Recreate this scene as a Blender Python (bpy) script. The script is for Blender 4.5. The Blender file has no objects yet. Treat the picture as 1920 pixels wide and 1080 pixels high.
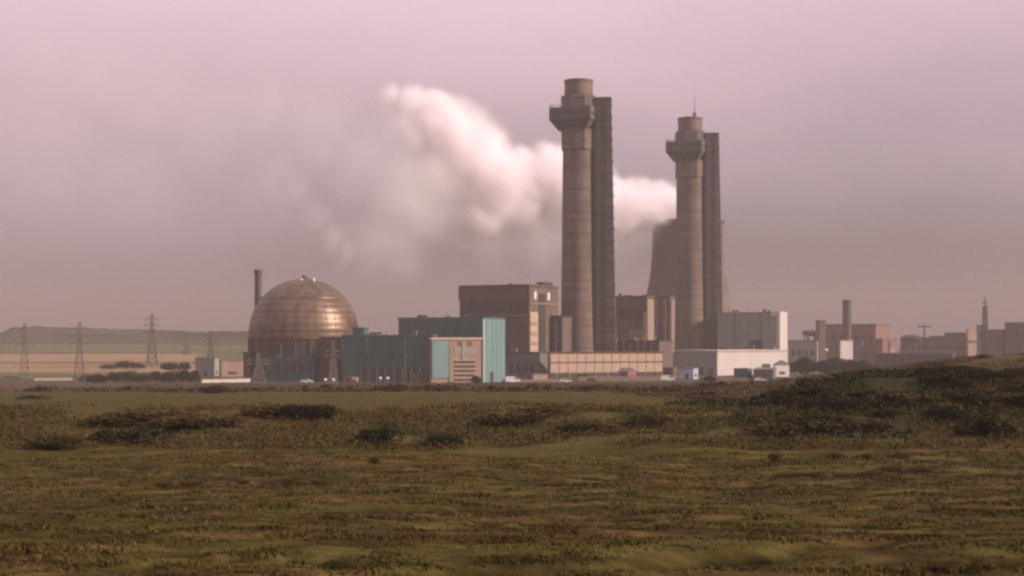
import bpy, math, random
import numpy as np
from mathutils import Vector

random.seed(7)
RNG = np.random.default_rng(11)
R = math.radians

# ------------------------------------------------------------------ camera
scene = bpy.context.scene
COL = scene.collection
F = 2667.0            # focal length in photo pixels
HX, HY = 960.0, 640.0  # horizon / centre of the view in photo pixels
cam_d = bpy.data.cameras.new("camera")
cam = bpy.data.objects.new("camera", cam_d)
COL.objects.link(cam)
cam_d.sensor_width = 36.0
cam_d.lens = 36.0 * F / 1920.0
cam_d.shift_y = (HY - 540.0) / 1920.0
cam_d.clip_start = 0.5
cam_d.clip_end = 40000.0
cam.location = (0, 0, 0)
cam.rotation_euler = (R(90), 0, 0)
scene.camera = cam

# ------------------------------------------------------------------ render settings
scene.view_settings.view_transform = 'Standard'
scene.view_settings.look = 'None'
scene.view_settings.exposure = 0.35
scene.view_settings.gamma = 1.0
cy = scene.cycles
cy.use_denoising = True
cy.max_bounces = 18
cy.diffuse_bounces = 2
cy.glossy_bounces = 2
cy.transmission_bounces = 2
cy.volume_bounces = 16
cy.transparent_max_bounces = 8
cy.volume_step_rate = 2.0
cy.volume_max_steps = 256
cy.filter_width = 2.6
cy.use_adaptive_sampling = True
cy.adaptive_threshold = 0.02

# ------------------------------------------------------------------ sun + sky
SUN_EL, SUN_AZ = 27.0, 103.0     # azimuth clockwise from +Y
sv = Vector((math.sin(R(SUN_AZ)) * math.cos(R(SUN_EL)), math.cos(R(SUN_AZ)) * math.cos(R(SUN_EL)), math.sin(R(SUN_EL))))
sl = bpy.data.lights.new("sun", 'SUN')
sl.energy = 5.0
sl.angle = R(0.5)
sl.color = (1.0, 0.81, 0.70)
so = bpy.data.objects.new("sun", sl)
so.rotation_euler = sv.to_track_quat('Z', 'Y').to_euler()
so.location = (300, -100, 400)
COL.objects.link(so)

world = bpy.data.worlds.new("World")
scene.world = world
world.use_nodes = True
wt = world.node_tree
wt.nodes.clear()
wn = wt.nodes.new
wo = wn('ShaderNodeOutputWorld')
bg = wn('ShaderNodeBackground')
bg.inputs['Strength'].default_value = 0.1
sky = wn('ShaderNodeTexSky')
sky.sky_type = 'NISHITA'
sky.sun_disc = False
sky.sun_elevation = R(SUN_EL)
sky.sun_rotation = R(SUN_AZ)
sky.air_density = 1.5
sky.dust_density = 4.0
tc = wn('ShaderNodeTexCoord')
sep = wn('ShaderNodeSeparateXYZ')
wt.links.new(tc.outputs['Generated'], sep.inputs[0])
ramp = wn('ShaderNodeValToRGB')     # thin high overcast, brighter higher up
cr = ramp.color_ramp
K = 0.82
cr.elements[0].position = 0.0
cr.elements[0].color = (.160, .130, .130, 1)
cr.elements[1].position = 1.0
cr.elements[1].color = (.80, .70, .78, 1)
for p, c in ((.06, (.262, .212, .228)), (.12, (.50, .388, .44)), (.19, (.73, .525, .59)), (.27, (.92, .68, .78)), (.5, (.84, .69, .76))):
    e = cr.elements.new(p)
    e.color = (*c, 1)
# cloud unevenness: soft noise over the sky direction
nz = wn('ShaderNodeTexNoise')
nz.inputs['Scale'].default_value = 3.2
nz.inputs['Detail'].default_value = 4
nz.inputs['Roughness'].default_value = 0.5
mp = wn('ShaderNodeMapping')
mp.inputs['Scale'].default_value = (1, 1, 2.2)
wt.links.new(tc.outputs['Generated'], mp.inputs[0])
wt.links.new(mp.outputs[0], nz.inputs['Vector'])
mz = wn('ShaderNodeMath'); mz.operation = 'MULTIPLY_ADD'
mz.inputs[1].default_value = 0.11
mz.inputs[2].default_value = -0.048
wt.links.new(nz.outputs['Fac'], mz.inputs[0])
# brighter pink cloud towards the west (where the steam drifts)
ax = wn('ShaderNodeMath'); ax.operation = 'MULTIPLY_ADD'
ax.inputs[1].default_value = -0.06
ax.inputs[2].default_value = 0.0
wt.links.new(sep.outputs['X'], ax.inputs[0])
ad = wn('ShaderNodeMath'); ad.operation = 'ADD'
wt.links.new(sep.outputs['Z'], ad.inputs[0]); wt.links.new(mz.outputs[0], ad.inputs[1])
ad2 = wn('ShaderNodeMath'); ad2.operation = 'ADD'
wt.links.new(ad.outputs[0], ad2.inputs[0]); wt.links.new(ax.outputs[0], ad2.inputs[1])
wt.links.new(ad2.outputs[0], ramp.inputs[0])
sc10 = wn('ShaderNodeVectorMath'); sc10.operation = 'SCALE'
sc10.inputs['Scale'].default_value = 10.0 * K
wt.links.new(ramp.outputs[0], sc10.inputs[0])
# faint violet break in the cloud
vd = Vector((330, 2667, 480)).normalized()
nv = wn('ShaderNodeVectorMath'); nv.operation = 'DISTANCE'; nv.inputs[1].default_value = vd
wt.links.new(tc.outputs['Generated'], nv.inputs[0])
nvr = wn('ShaderNodeMapRange'); nvr.interpolation_type = 'SMOOTHSTEP'
nvr.inputs[1].default_value = .02; nvr.inputs[2].default_value = .17
nvr.inputs[3].default_value = .8; nvr.inputs[4].default_value = 0
wt.links.new(nv.outputs['Value'], nvr.inputs[0])
mv = wn('ShaderNodeMix'); mv.data_type = 'RGBA'
mv.inputs[7].default_value = (4.7, 3.95, 5.9, 1)
wt.links.new(nvr.outputs[0], mv.inputs[0]); wt.links.new(sc10.outputs[0], mv.inputs[6])
mx = wn('ShaderNodeMix'); mx.data_type = 'RGBA'
mx.inputs[0].default_value = 0.95
wt.links.new(sky.outputs[0], mx.inputs[6]); wt.links.new(sc10.outputs[0], mx.inputs[7])
wt.links.new(mx.outputs[2], bg.inputs['Color'])
wt.links.new(bg.outputs[0], wo.inputs[0])

# ------------------------------------------------------------------ helpers
def wx(px, d): return (px - HX) * d / F
def wz(py, d): return -(py - HY) * d / F
GZ = -15.0            # level of the works

def tag(o, label=None, cat=None, group=None, kind=None):
    if label: o['label'] = label
    if cat: o['category'] = cat
    if group: o['group'] = group
    if kind: o['kind'] = kind
    return o

def empty(name, loc=(0, 0, 0), rz=0.0, label=None, cat=None, group=None):
    o = bpy.data.objects.new(name, None)
    o.location = loc
    o.rotation_euler = (0, 0, rz)
    o.empty_display_size = 1
    COL.objects.link(o)
    return tag(o, label, cat, group, 'thing' if label else None)

class MB:
    def __init__(s): s.v = []; s.f = []
    def add(s, vs, fs):
        n = len(s.v); s.v += [tuple(v) for v in vs]; s.f += [tuple(i + n for i in f) for f in fs]; return s
    def box(s, x0, x1, y0, y1, z0, z1):
        if x0 > x1: x0, x1 = x1, x0
        if y0 > y1: y0, y1 = y1, y0
        if z0 > z1: z0, z1 = z1, z0
        return s.add([(x0,y0,z0),(x1,y0,z0),(x1,y1,z0),(x0,y1,z0),(x0,y0,z1),(x1,y0,z1),(x1,y1,z1),(x0,y1,z1)],
                     [(0,3,2,1),(4,5,6,7),(0,1,5,4),(1,2,6,5),(2,3,7,6),(3,0,4,7)])
    def frus(s, a, z0, b, z1, cx=0, cyy=0):   # square frustum, half sizes (ax,ay)
        q = lambda h, z: [(cx-h[0],cyy-h[1],z),(cx+h[0],cyy-h[1],z),(cx+h[0],cyy+h[1],z),(cx-h[0],cyy+h[1],z)]
        return s.add(q(a,z0)+q(b,z1), [(0,3,2,1),(4,5,6,7),(0,1,5,4),(1,2,6,5),(2,3,7,6),(3,0,4,7)])
    def lathe(s, prof, n=32, cx=0, cyy=0, caps=True, ph=0.0):
        vs = []; fs = []
        for r, z in prof:
            for i in range(n):
                a = 2*math.pi*i/n + ph
                vs.append((cx+r*math.cos(a), cyy+r*math.sin(a), z))
        for k in range(len(prof)-1):
            for i in range(n):
                j = (i+1) % n
                fs.append((k*n+i, k*n+j, (k+1)*n+j, (k+1)*n+i))
        if caps:
            fs.append(tuple(range(n-1,-1,-1))); m = (len(prof)-1)*n
            fs.append(tuple(range(m, m+n)))
        return s.add(vs, fs)
    def beam(s, p, q, t):
        p = Vector(p); q = Vector(q); d = (q-p)
        if d.length < 1e-6: return s
        d.normalize()
        u = d.orthogonal().normalized()*t/2; w = d.cross(u).normalized()*t/2
        return s.add([p+u+w,p-u+w,p-u-w,p+u-w,q+u+w,q-u+w,q-u-w,q+u-w],
                     [(0,1,2,3),(7,6,5,4),(0,4,5,1),(1,5,6,2),(2,6,7,3),(3,7,4,0)])
    def prism(s, poly, y0, y1):    # polygon in xz extruded along y
        n = len(poly)
        return s.add([(x,y0,z) for x,z in poly]+[(x,y1,z) for x,z in poly],
                     [tuple(range(n-1,-1,-1)), tuple(range(n,2*n))]+[(i,(i+1)%n,(i+1)%n+n,i+n) for i in range(n)])
    def build(s, name, m, parent=None, smooth=False, loc=None):
        me = bpy.data.meshes.new(name)
        me.from_pydata(s.v, [], s.f)
        import bmesh
        bm = bmesh.new(); bm.from_mesh(me)
        bmesh.ops.recalc_face_normals(bm, faces=bm.faces); bm.to_mesh(me); bm.free()
        if smooth:
            me.shade_smooth()
            try: me.set_sharp_from_angle(angle=R(35))
            except Exception: pass
        me.materials.append(m)
        o = bpy.data.objects.new(name, me)
        COL.objects.link(o)
        if parent: o.parent = parent
        if loc: o.location = loc
        return o

def np_mesh(name, V, Fq, m, attrs=None, smooth=False):
    V = np.asarray(V, np.float32); Fq = np.asarray(Fq, np.int32)
    me = bpy.data.meshes.new(name)
    nf, k = Fq.shape
    me.vertices.add(len(V)); me.vertices.foreach_set('co', V.ravel())
    me.loops.add(nf*k); me.loops.foreach_set('vertex_index', Fq.ravel())
    me.polygons.add(nf)
    me.polygons.foreach_set('loop_start', np.arange(0, nf*k, k, dtype=np.int32))
    try: me.polygons.foreach_set('loop_total', np.full(nf, k, np.int32))
    except Exception: pass
    me.update(calc_edges=True); me.validate()
    if attrs:
        for an, arr in attrs.items():
            a = me.attributes.new(an, 'FLOAT_COLOR', 'POINT')
            c = np.ones((len(V), 4), np.float32); c[:, :3] = arr
            a.data.foreach_set('color', c.ravel())
    if smooth: me.shade_smooth()
    me.materials.append(m)
    o = bpy.data.objects.new(name, me)
    COL.objects.link(o)
    return o

def vnoise(x, y, seed=0):
    xi = np.floor(x).astype(np.int64); yi = np.floor(y).astype(np.int64)
    xf = x-xi; yf = y-yi
    u = xf*xf*(3-2*xf); v = yf*yf*(3-2*yf)
    def h(a, b):
        n = (a*374761393 + b*668265263 + seed*974634777) & 0xffffffff
        n = ((n ^ (n >> 13))*1274126177) & 0xffffffff
        return ((n ^ (n >> 16)) & 0xffff)/65535.0
    return (h(xi,yi)*(1-u)+h(xi+1,yi)*u)*(1-v)+(h(xi,yi+1)*(1-u)+h(xi+1,yi+1)*u)*v
def fbm(x, y, seed=0, o=4, g=.5):
    s = 0; a = 1; t = 0
    for i in range(o):
        s = s+a*vnoise(x*2**i, y*2**i, seed+i*17); t += a; a *= g
    return s/t
def sstep(a, b, x):
    t = np.clip((x-a)/(b-a), 0, 1); return t*t*(3-2*t)

# ------------------------------------------------------------------ materials
ALB = 0.82
def mat(name, col, rough=.8, var=.18, scale=.6, metal=0.0, bump=0.0, streak=False, col2=None, det=5, bands=0):
    m = bpy.data.materials.new(name); m.use_nodes = True
    nt = m.node_tree; b = nt.nodes['Principled BSDF']
    b.inputs['Roughness'].default_value = rough
    b.inputs['Metallic'].default_value = metal
    tcn = nt.nodes.new('ShaderNodeTexCoord')
    mpn = nt.nodes.new('ShaderNodeMapping')
    if streak: mpn.inputs['Scale'].default_value = (1.0, 1.0, .16)
    nt.links.new(tcn.outputs['Object'], mpn.inputs[0])
    n = nt.nodes.new('ShaderNodeTexNoise')
    n.inputs['Scale'].default_value = scale; n.inputs['Detail'].default_value = det; n.inputs['Roughness'].default_value = .62
    nt.links.new(mpn.outputs[0], n.inputs['Vector'])
    r = nt.nodes.new('ShaderNodeValToRGB')
    col = tuple(c*ALB for c in col)
    c1 = tuple(max(0, c*(1-var)) for c in col); c2 = col2 or tuple(min(1, c*(1+var)) for c in col)
    r.color_ramp.elements[0].position = .32; r.color_ramp.elements[0].color = (*c1, 1)
    r.color_ramp.elements[1].position = .68; r.color_ramp.elements[1].color = (*c2, 1)
    nt.links.new(n.outputs['Fac'], r.inputs[0])
    outc = r.outputs[0]
    if bands:      # pour lifts and grime lines round the structure
        mb_ = nt.nodes.new('ShaderNodeMapping'); mb_.inputs['Scale'].default_value = (.03, .03, bands)
        nb = nt.nodes.new('ShaderNodeTexNoise'); nb.inputs['Scale'].default_value = 1.0; nb.inputs['Detail'].default_value = 5
        rb = nt.nodes.new('ShaderNodeMapRange'); rb.inputs[1].default_value = .35; rb.inputs[2].default_value = .65
        rb.inputs[3].default_value = .8; rb.inputs[4].default_value = 1.16
        sb = nt.nodes.new('ShaderNodeVectorMath'); sb.operation = 'SCALE'
        nt.links.new(tcn.outputs['Object'], mb_.inputs[0]); nt.links.new(mb_.outputs[0], nb.inputs['Vector'])
        nt.links.new(nb.outputs['Fac'], rb.inputs[0]); nt.links.new(outc, sb.inputs[0]); nt.links.new(rb.outputs[0], sb.inputs['Scale'])
        outc = sb.outputs[0]
    nt.links.new(outc, b.inputs['Base Color'])
    if bump:
        bn = nt.nodes.new('ShaderNodeBump'); bn.inputs['Strength'].default_value = bump
        nt.links.new(n.outputs['Fac'], bn.inputs['Height']); nt.links.new(bn.outputs[0], b.inputs['Normal'])
    return m

M = dict(
    concrete = mat('concrete', (.165,.122,.09), .9, .3, .16, bump=.2, streak=True, bands=.45),
    concrete_dark = mat('dark_concrete', (.115,.099,.09), .9, .2, .2, bands=.6),
    tower = mat('cooling_tower_concrete', (.14,.11,.095), .9, .2, .06, streak=True, bands=.15),
    brown = mat('brown_cladding', (.13,.092,.072), .8, .15, .25, streak=True),
    brownlight = mat('pinkish_brown_cladding', (.26,.185,.155), .8, .15, .25, streak=True),
    band = mat('window_band', (.055,.055,.045), .4, .25, .5),
    buff = mat('buff_render', (.30,.225,.165), .8, .12, .4, streak=True),
    teal = mat('teal_cladding', (.14,.265,.255), .6, .12, .3, streak=True),
    tealdark = mat('dark_teal_and_shade', (.045,.125,.105), .6, .2, .3, streak=True),  # dark teal walls, and the painted shade on the tall block's long face
    cream = mat('cream_panel', (.50,.36,.26), .6, .14, .7),
    rust = mat('rust_brown_trim', (.17,.09,.055), .8, .2, .8),
    peach = mat('peach_cladding', (.32,.215,.16), .8, .15, .5, streak=True),
    louvre = mat('louvre_metal', (.30,.24,.19), .5, .1, .5),
    dark = mat('dark_opening', (.05,.05,.05), .5, .2, .5),
    glass = mat('window_glass', (.07,.08,.085), .15, .2, .5),
    white = mat('white_render', (.60,.55,.51), .7, .07, .3, streak=True),
    grey = mat('grey_wall_and_shade', (.29,.285,.255), .8, .08, .3, streak=True),  # grey walls, and the painted shade on the white building's end
    roof = mat('grey_roofing', (.16,.15,.14), .9, .2, .5),
    gold = None,
    pylonsteel = mat('dull_lattice_steel', (.15,.13,.115), .8, .1, 1.0),
    steel = mat('galvanised_steel', (.28,.27,.25), .55, .1, 1.0, metal=.3),
    darksteel = mat('dark_painted_steel', (.07,.06,.06), .6, .2, 1.0),
    brick = mat('brick', (.33,.19,.14), .9, .2, .9),
    brickfar = mat('weathered_brick', (.25,.14,.11), .9, .2, .4),
    tealgrey = mat('grey_green_paint', (.22,.29,.26), .7, .15, .5),
    bluegrey = mat('pale_blue_paint', (.42,.48,.55), .6, .1, .6),
    whitepaint = mat('white_gloss_paint', (.85,.82,.80), .35, .04, 1.0),
    redpaint = mat('faded_red_paint', (.40,.14,.11), .5, .15, 1.0),
    bluepaint = mat('dark_blue_paint', (.06,.09,.16), .4, .15, 1.0),
    tyre = mat('tyre_rubber', (.03,.03,.03), .9, .1, 1.0),
    bark = mat('bark', (.10,.075,.055), .95, .2, 3.0),
    wood = mat('weathered_timber', (.16,.12,.09), .9, .2, 3.0),
)

def lamp_mat():
    m = mat('lamp_glass', (.9,.9,.86), .2, .02, 1.0)
    return m
M['lamp'] = lamp_mat()

def gold_mat():
    m = bpy.data.materials.new('weathered_aluminium'); m.use_nodes = True
    nt = m.node_tree; b = nt.nodes['Principled BSDF']
    b.inputs['Metallic'].default_value = .5
    tcn = nt.nodes.new('ShaderNodeTexCoord')
    n = nt.nodes.new('ShaderNodeTexNoise'); n.inputs['Scale'].default_value = .35; n.inputs['Detail'].default_value = 6
    mpn = nt.nodes.new('ShaderNodeMapping'); mpn.inputs['Scale'].default_value = (1, 1, .35)
    nt.links.new(tcn.outputs['Object'], mpn.inputs[0]); nt.links.new(mpn.outputs[0], n.inputs['Vector'])
    r = nt.nodes.new('ShaderNodeValToRGB')
    r.color_ramp.elements[0].position = .35; r.color_ramp.elements[0].color = (.10,.070,.045,1)
    r.color_ramp.elements[1].position = .65; r.color_ramp.elements[1].color = (.19,.13,.083,1)
    nt.links.new(n.outputs['Fac'], r.inputs[0]); nt.links.new(r.outputs[0], b.inputs['Base Color'])
    rr = nt.nodes.new('ShaderNodeMapRange'); rr.inputs[3].default_value = .36; rr.inputs[4].default_value = .5
    nt.links.new(n.outputs['Fac'], rr.inputs[0]); nt.links.new(rr.outputs[0], b.inputs['Roughness'])
    # rows of plates, each slightly dished
    br = nt.nodes.new('ShaderNodeBump'); br.inputs['Strength'].default_value = .15
    nt.links.new(n.outputs['Fac'], br.inputs['Height']); nt.links.new(br.outputs[0], b.inputs['Normal'])
    return m
M['gold'] = gold_mat()

def veg_mat(name, cols, scale=.5, rough=.9, attr=None):
    m = bpy.data.materials.new(name); m.use_nodes = True
    nt = m.node_tree; b = nt.nodes['Principled BSDF']
    b.inputs['Roughness'].default_value = rough
    b.inputs['Specular IOR Level'].default_value = .04
    g = nt.nodes.new('ShaderNodeNewGeometry')
    n = nt.nodes.new('ShaderNodeTexNoise'); n.inputs['Scale'].default_value = scale; n.inputs['Detail'].default_value = 6; n.inputs['Roughness'].default_value = .7
    nt.links.new(g.outputs['Position'], n.inputs['Vector'])
    r = nt.nodes.new('ShaderNodeValToRGB')
    k = len(cols)
    el = r.color_ramp.elements
    el[0].position = .30; el[0].color = (*cols[0], 1)
    el[1].position = .70; el[1].color = (*cols[-1], 1)
    for i in range(1, k-1):
        e = el.new(.30+.40*i/(k-1)); e.color = (*cols[i], 1)
    nt.links.new(n.outputs['Fac'], r.inputs[0])
    out = r.outputs[0]
    if attr:
        a = nt.nodes.new('ShaderNodeAttribute'); a.attribute_name = attr
        mxx = nt.nodes.new('ShaderNodeMix'); mxx.data_type = 'RGBA'; mxx.blend_type = 'MULTIPLY'
        mxx.inputs[0].default_value = 1
        nt.links.new(out, mxx.inputs[6]); nt.links.new(a.outputs['Color'], mxx.inputs[7]); out = mxx.outputs[2]
    nt.links.new(out, b.inputs['Base Color'])
    return m

M['hill_brown'] = veg_mat('dry_brown_scrub', [(.045,.036,.016),(.075,.055,.025),(.095,.068,.030)], .3)
M['leaf_dark'] = veg_mat('dark_foliage', [(.014,.014,.007),(.030,.028,.012),(.055,.042,.018)], .8)
M['leaf_green'] = veg_mat('green_foliage', [(.015,.020,.009),(.032,.036,.014),(.055,.052,.020)], .5)
M['leaf_brown'] = veg_mat('brown_scrub', [(.024,.023,.010),(.046,.046,.016),(.088,.054,.022),(.056,.058,.018),(.105,.086,.032)], .2)
M['far_wood'] = veg_mat('far_woodland', [(.03,.04,.03),(.06,.06,.04)], .05)

# ------------------------------------------------------------------ terrain
PY = np.array([-80, 0, 20, 40, 60, 80, 90, 100, 120, 180, 250, 300, 400, 480, 530, 900, 1100, 1400, 1600, 3200, 5000, 9000.])
PZ = np.array([-1.9, -1.9, -3.4, -4.65, -5.6, -6.25, -5.7, -4.75, -5.3, -7.2, -9.1, -10.6, -12.6, -14.5, -15, -15, -15, -15, -15, -15, -15, -15.])
def solve_d(py):
    ds = np.linspace(16, 80, 1300); v = HY-F*np.interp(ds, PY, PZ)/ds
    return float(np.interp(-py, -v, ds))
RUTS = []
for (a0, b0, a1, b1, w_, dp) in ((0,1068,230,1060,.35,.30),(655,1076,960,1054,.3,.30),(960,1056,1080,1052,.3,.28),(1230,1048,1580,1012,.45,.42),(1580,1012,1640,1000,.4,.35),
      (0,960,190,967,.4,.22),(270,986,430,973,.4,.16),(480,986,960,965,.4,.2),(960,965,1180,960,.4,.15),(640,950,960,944,.5,.2),(225,892,670,896,.7,.2),(455,917,590,915,.6,.24),
      (1240,942,1760,934,.6,.2),(1080,903,1420,898,.7,.14),(960,905,1100,903,.7,.2),(1700,985,1920,992,.4,.2),(60,925,330,932,.5,.16),(1300,880,1920,884,.9,.2),(700,1000,1000,1008,.3,.14),(1500,1050,1920,1040,.35,.2),
      (300,1040,640,1052,.3,.18),(0,1010,250,1005,.3,.14)):
    d0, d1 = solve_d(b0), solve_d(b1)
    RUTS.append((wx(a0, d0), d0, wx(a1, d1), d1, w_*1.7, dp*1.15))
def rut(x, y):
    dep = np.zeros_like(x*1.0); mask = np.zeros_like(x*1.0)
    near = (y > 14) & (y < 90)
    xx = x[near] if x.ndim else x; yy = y[near] if x.ndim else y
    if x.ndim and xx.size == 0: return dep, mask
    if not x.ndim and not near: return dep, mask
    wob = (fbm(xx/1.3, yy/1.3, 91, 3)-.5)*.9
    rag = fbm(xx/.7, yy/.5, 92, 3)
    D = np.zeros_like(xx*1.0); Mk = np.zeros_like(xx*1.0)
    for (x0, y0, x1, y1, w_, dp) in RUTS:
        dx, dy = x1-x0, y1-y0; L2 = dx*dx+dy*dy
        t = ((xx-x0)*dx+(yy-y0)*dy)/L2; tc_ = np.clip(t, 0, 1)
        q = np.hypot(xx-(x0+tc_*dx), yy-(y0+tc_*dy)+wob)
        g = np.exp(-(q/w_)**2)*(sstep(.25, .55, rag) if dp < .3 else .75+.25*sstep(.3, .6, rag))
        D = np.maximum(D, g*dp*1.3); Mk = np.maximum(Mk, g)
    if x.ndim: dep[near] = D; mask[near] = Mk
    else: dep, mask = D, Mk
    return dep, mask
def mott(x, y):
    a = fbm(x/2.6, y/.9, 101, 4); b = fbm(x/.9, y/.35, 103, 3)
    m_ = .64+.50*sstep(.30, .70, a)
    m_ = m_*(.78+.44*sstep(.35, .65, b))
    k = 1-sstep(70, 90, y)
    return m_*k+(1-k)
def H(x, y):
    x = np.asarray(x, float); y = np.asarray(y, float)
    # soft large-scale wander so that the bank is not a straight line
    yy = y + sstep(10, 60, y)*(1-sstep(150, 350, y))*((fbm(x/28, y*0+3, 5, 2)-.5)*26)
    z = np.interp(yy, PY, PZ)
    n = (1-sstep(420, 520, y))
    z = z + n*(fbm(x/9, y/9, 1)-.5)*np.clip(y/60, .35, 1.0)*0.9
    z = z + n*(fbm(x/1.7, y/1.1, 2)-.5)*.28*sstep(0, 15, y)
    z = z - rut(x, y)[0]
    # right-hand rise
    xr = x
    z = z + 6.6*sstep(30, 92, xr)*np.exp(-((y-250)/95.)**2)
    sx = np.where(x < 28, 5.5, 13.)
    z = z + 2.4*np.exp(-(((x-28)/sx)**2+((y-114)/15.)**2)) + 1.6*sstep(24, 45, x)*np.exp(-((y-130)/26.)**2)
    # far hills on the left
    far = sstep(640, 1350, y)*sstep(120, -150, x-(-.06*y))
    z = z + 6.3*sstep(600, 1400, y)*sstep(.02, -.16, x/np.maximum(y, 1))
    a = x/np.maximum(y, 1)
    ridge = 34*sstep(-.335, -.345+.02, -np.abs(a+.32)-.20)*0
    prof = np.interp(a, [-.6,-.38,-.362,-.352,-.335,-.31,-.27,-.20,-.17,-.12,-.05,0,.1,.3], [18,16,20,34,37,36,30,27,29,26,12,3,-1,-1])
    prof = prof + (fbm(a*60, a*0, 21, 3)-.5)*5 + 5*sstep(-.1,-.16,a) + (fbm(a*420, y/40, 23, 3)-.5)*7*sstep(-.1,-.16,a)
    z = z + .68*prof*sstep(1230, 1950, y)*(1-.6*sstep(2600, 4500, y))
    return z

nx = 600
ly = np.concatenate([np.linspace(5, 13.8, 14), np.exp(np.linspace(np.log(14), np.log(110), 520)), np.exp(np.linspace(np.log(110), np.log(9000), 401))[1:]])
ly = np.concatenate([np.linspace(-120, 4, 12), ly])
tt = np.linspace(-1, 1, nx)*.78
Y, T = np.meshgrid(ly, tt, indexing='ij')
X = T*(np.abs(Y)+28)
Z = H(X, Y)
ny = len(ly)
idx = np.arange(ny*nx).reshape(ny, nx)
quads = np.stack([idx[:-1,:-1], idx[:-1,1:], idx[1:,1:], idx[1:,:-1]], -1).reshape(-1, 4)
# base colour of the ground by land cover
C = np.zeros((ny, nx, 3))
grassA = np.array([.070,.058,.016]); grassB = np.array([.084,.056,.020]); grassC = np.array([.035,.024,.011])
# patches stretched along x: worn strips of the field
n1 = fbm(X/14, Y/2.4, 31, 4); n2 = fbm(X/3.5+5, Y/1.3, 37, 4)
w = sstep(.42, .60, n1)[..., None]
C[:] = grassA*(1-w)+grassB*w
w2 = (sstep(.58, .74, n2)*.6)[..., None]
C = C*(1-w2)+grassC*w2
str_ = (sstep(.5, .68, fbm(X/22, Y/(.5+Y/45.), 33, 4))*(1-sstep(70,85,Y))*.55)[..., None]
C = C*(1-str_)+np.array([.078,.058,.019])*str_
C = C*mott(X, Y)[..., None]
rm = (sstep(.12, .6, rut(X, Y)[1])*.93)[..., None]
C = C*(1-rm)+np.array([.009,.006,.003])*rm
bank = (sstep(78, 88, Y)*(1-sstep(100, 125, Y)))[..., None]
C = C*(1-bank*.75)+np.array([.075,.062,.022])*bank*.75
mid = (sstep(120, 150, Y)*(1-sstep(255, 285, Y)))[..., None]
C = C*(1-mid*.8)+np.array([.062,.056,.019])*mid*.8
mnd = (sstep(17, 25, X+(Y-100)*-.02)*sstep(82, 90, Y)*(1-sstep(128, 150, Y)))[..., None]
C = C*(1-mnd*.8)+np.array([.024,.026,.011])*mnd*.8
hil = (sstep(20, 60, X)*sstep(135, 165, Y)*(1-sstep(300, 360, Y)))[..., None]
C = C*(1-hil)+np.array([.080,.062,.028])*hil
site = sstep(300, 440, Y)[..., None]
C = C*(1-site)+np.array([.08,.062,.038])*site
A = X/np.maximum(Y, 1)
farg = sstep(560, 660, Y)[..., None]
C = C*(1-farg)+np.array([.11,.115,.05])*farg
tan = ((A < -.208-.02*fbm(Y/90, X*0, 3)) & (Y > 640+60*fbm(X/80, Y*0, 8)) & (Y < 1160+ 200*(A+.36)))[..., None]
C = np.where(tan, np.array([.27,.19,.105])*(0.9+.2*fbm(X/60, Y/30, 12)[..., None]), C)
wood = (Y > 1600)[..., None]*sstep(.35, .55, fbm(X/120, Y/160, 51))[..., None]
wood = (Y > 1450)[..., None]*(.55+.45*wood)
C = C*(1-wood)+np.array([.028,.026,.014])*wood
edge = (np.abs(Y-(1172+200*(A+.36))) < 22) & (A < -.12)
C[edge] = (.05,.05,.03)

def ground_mat():
    m = bpy.data.materials.new('rough_grassland'); m.use_nodes = True
    nt = m.node_tree; b = nt.nodes['Principled BSDF']
    b.inputs['Roughness'].default_value = .95; b.inputs['Specular IOR Level'].default_value = .02
    a = nt.nodes.new('ShaderNodeAttribute'); a.attribute_name = 'cover'
    g = nt.nodes.new('ShaderNodeNewGeometry')
    mpn = nt.nodes.new('ShaderNodeMapping'); mpn.inputs['Scale'].default_value = (1, 1, 1)
    nt.links.new(g.outputs['Position'], mpn.inputs[0])
    n = nt.nodes.new('ShaderNodeTexNoise'); n.inputs['Scale'].default_value = 2.2; n.inputs['Detail'].default_value = 8; n.inputs['Roughness'].default_value = .75
    nt.links.new(mpn.outputs[0], n.inputs['Vector'])
    mr = nt.nodes.new('ShaderNodeMapRange'); mr.inputs[1].default_value = .3; mr.inputs[2].default_value = .7; mr.inputs[3].default_value = .55; mr.inputs[4].default_value = 1.4
    nt.links.new(n.outputs['Fac'], mr.inputs[0])
    sc = nt.nodes.new('ShaderNodeVectorMath'); sc.operation = 'SCALE'
    nt.links.new(a.outputs['Color'], sc.inputs[0]); nt.links.new(mr.outputs[0], sc.inputs['Scale'])
    nt.links.new(sc.outputs[0], b.inputs['Base Color'])
    bn = nt.nodes.new('ShaderNodeBump'); bn.inputs['Strength'].default_value = .7; bn.inputs['Distance'].default_value = .12
    nt.links.new(n.outputs['Fac'], bn.inputs['Height']); nt.links.new(bn.outputs[0], b.inputs['Normal'])
    return m
ground = np_mesh('ground', np.stack([X, Y, Z], -1).reshape(-1, 3), quads, ground_mat(), {'cover': C.reshape(-1, 3)}, True)
tag(ground, kind='structure')

# ------------------------------------------------------------------ haze and steam
def haze():
    x0, x1, y0, y1 = -3600, 3600, -200, 5600
    b = MB().box(x0, x1, y0, y1, GZ-3, 172)
    m = bpy.data.materials.new('haze'); m.use_nodes = True
    nt = m.node_tree; nt.nodes.clear()
    o = nt.nodes.new('ShaderNodeOutputMaterial'); v = nt.nodes.new('ShaderNodeVolumePrincipled')
    v.inputs['Color'].default_value = (.47,.405,.405,1)
    v.inputs['Density'].default_value = 0.00034
    v.inputs['Anisotropy'].default_value = 0.0
    nt.links.new(v.outputs[0], o.inputs['Volume'])
    return tag(b.build('haze', m), kind='stuff')
haze()

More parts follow.
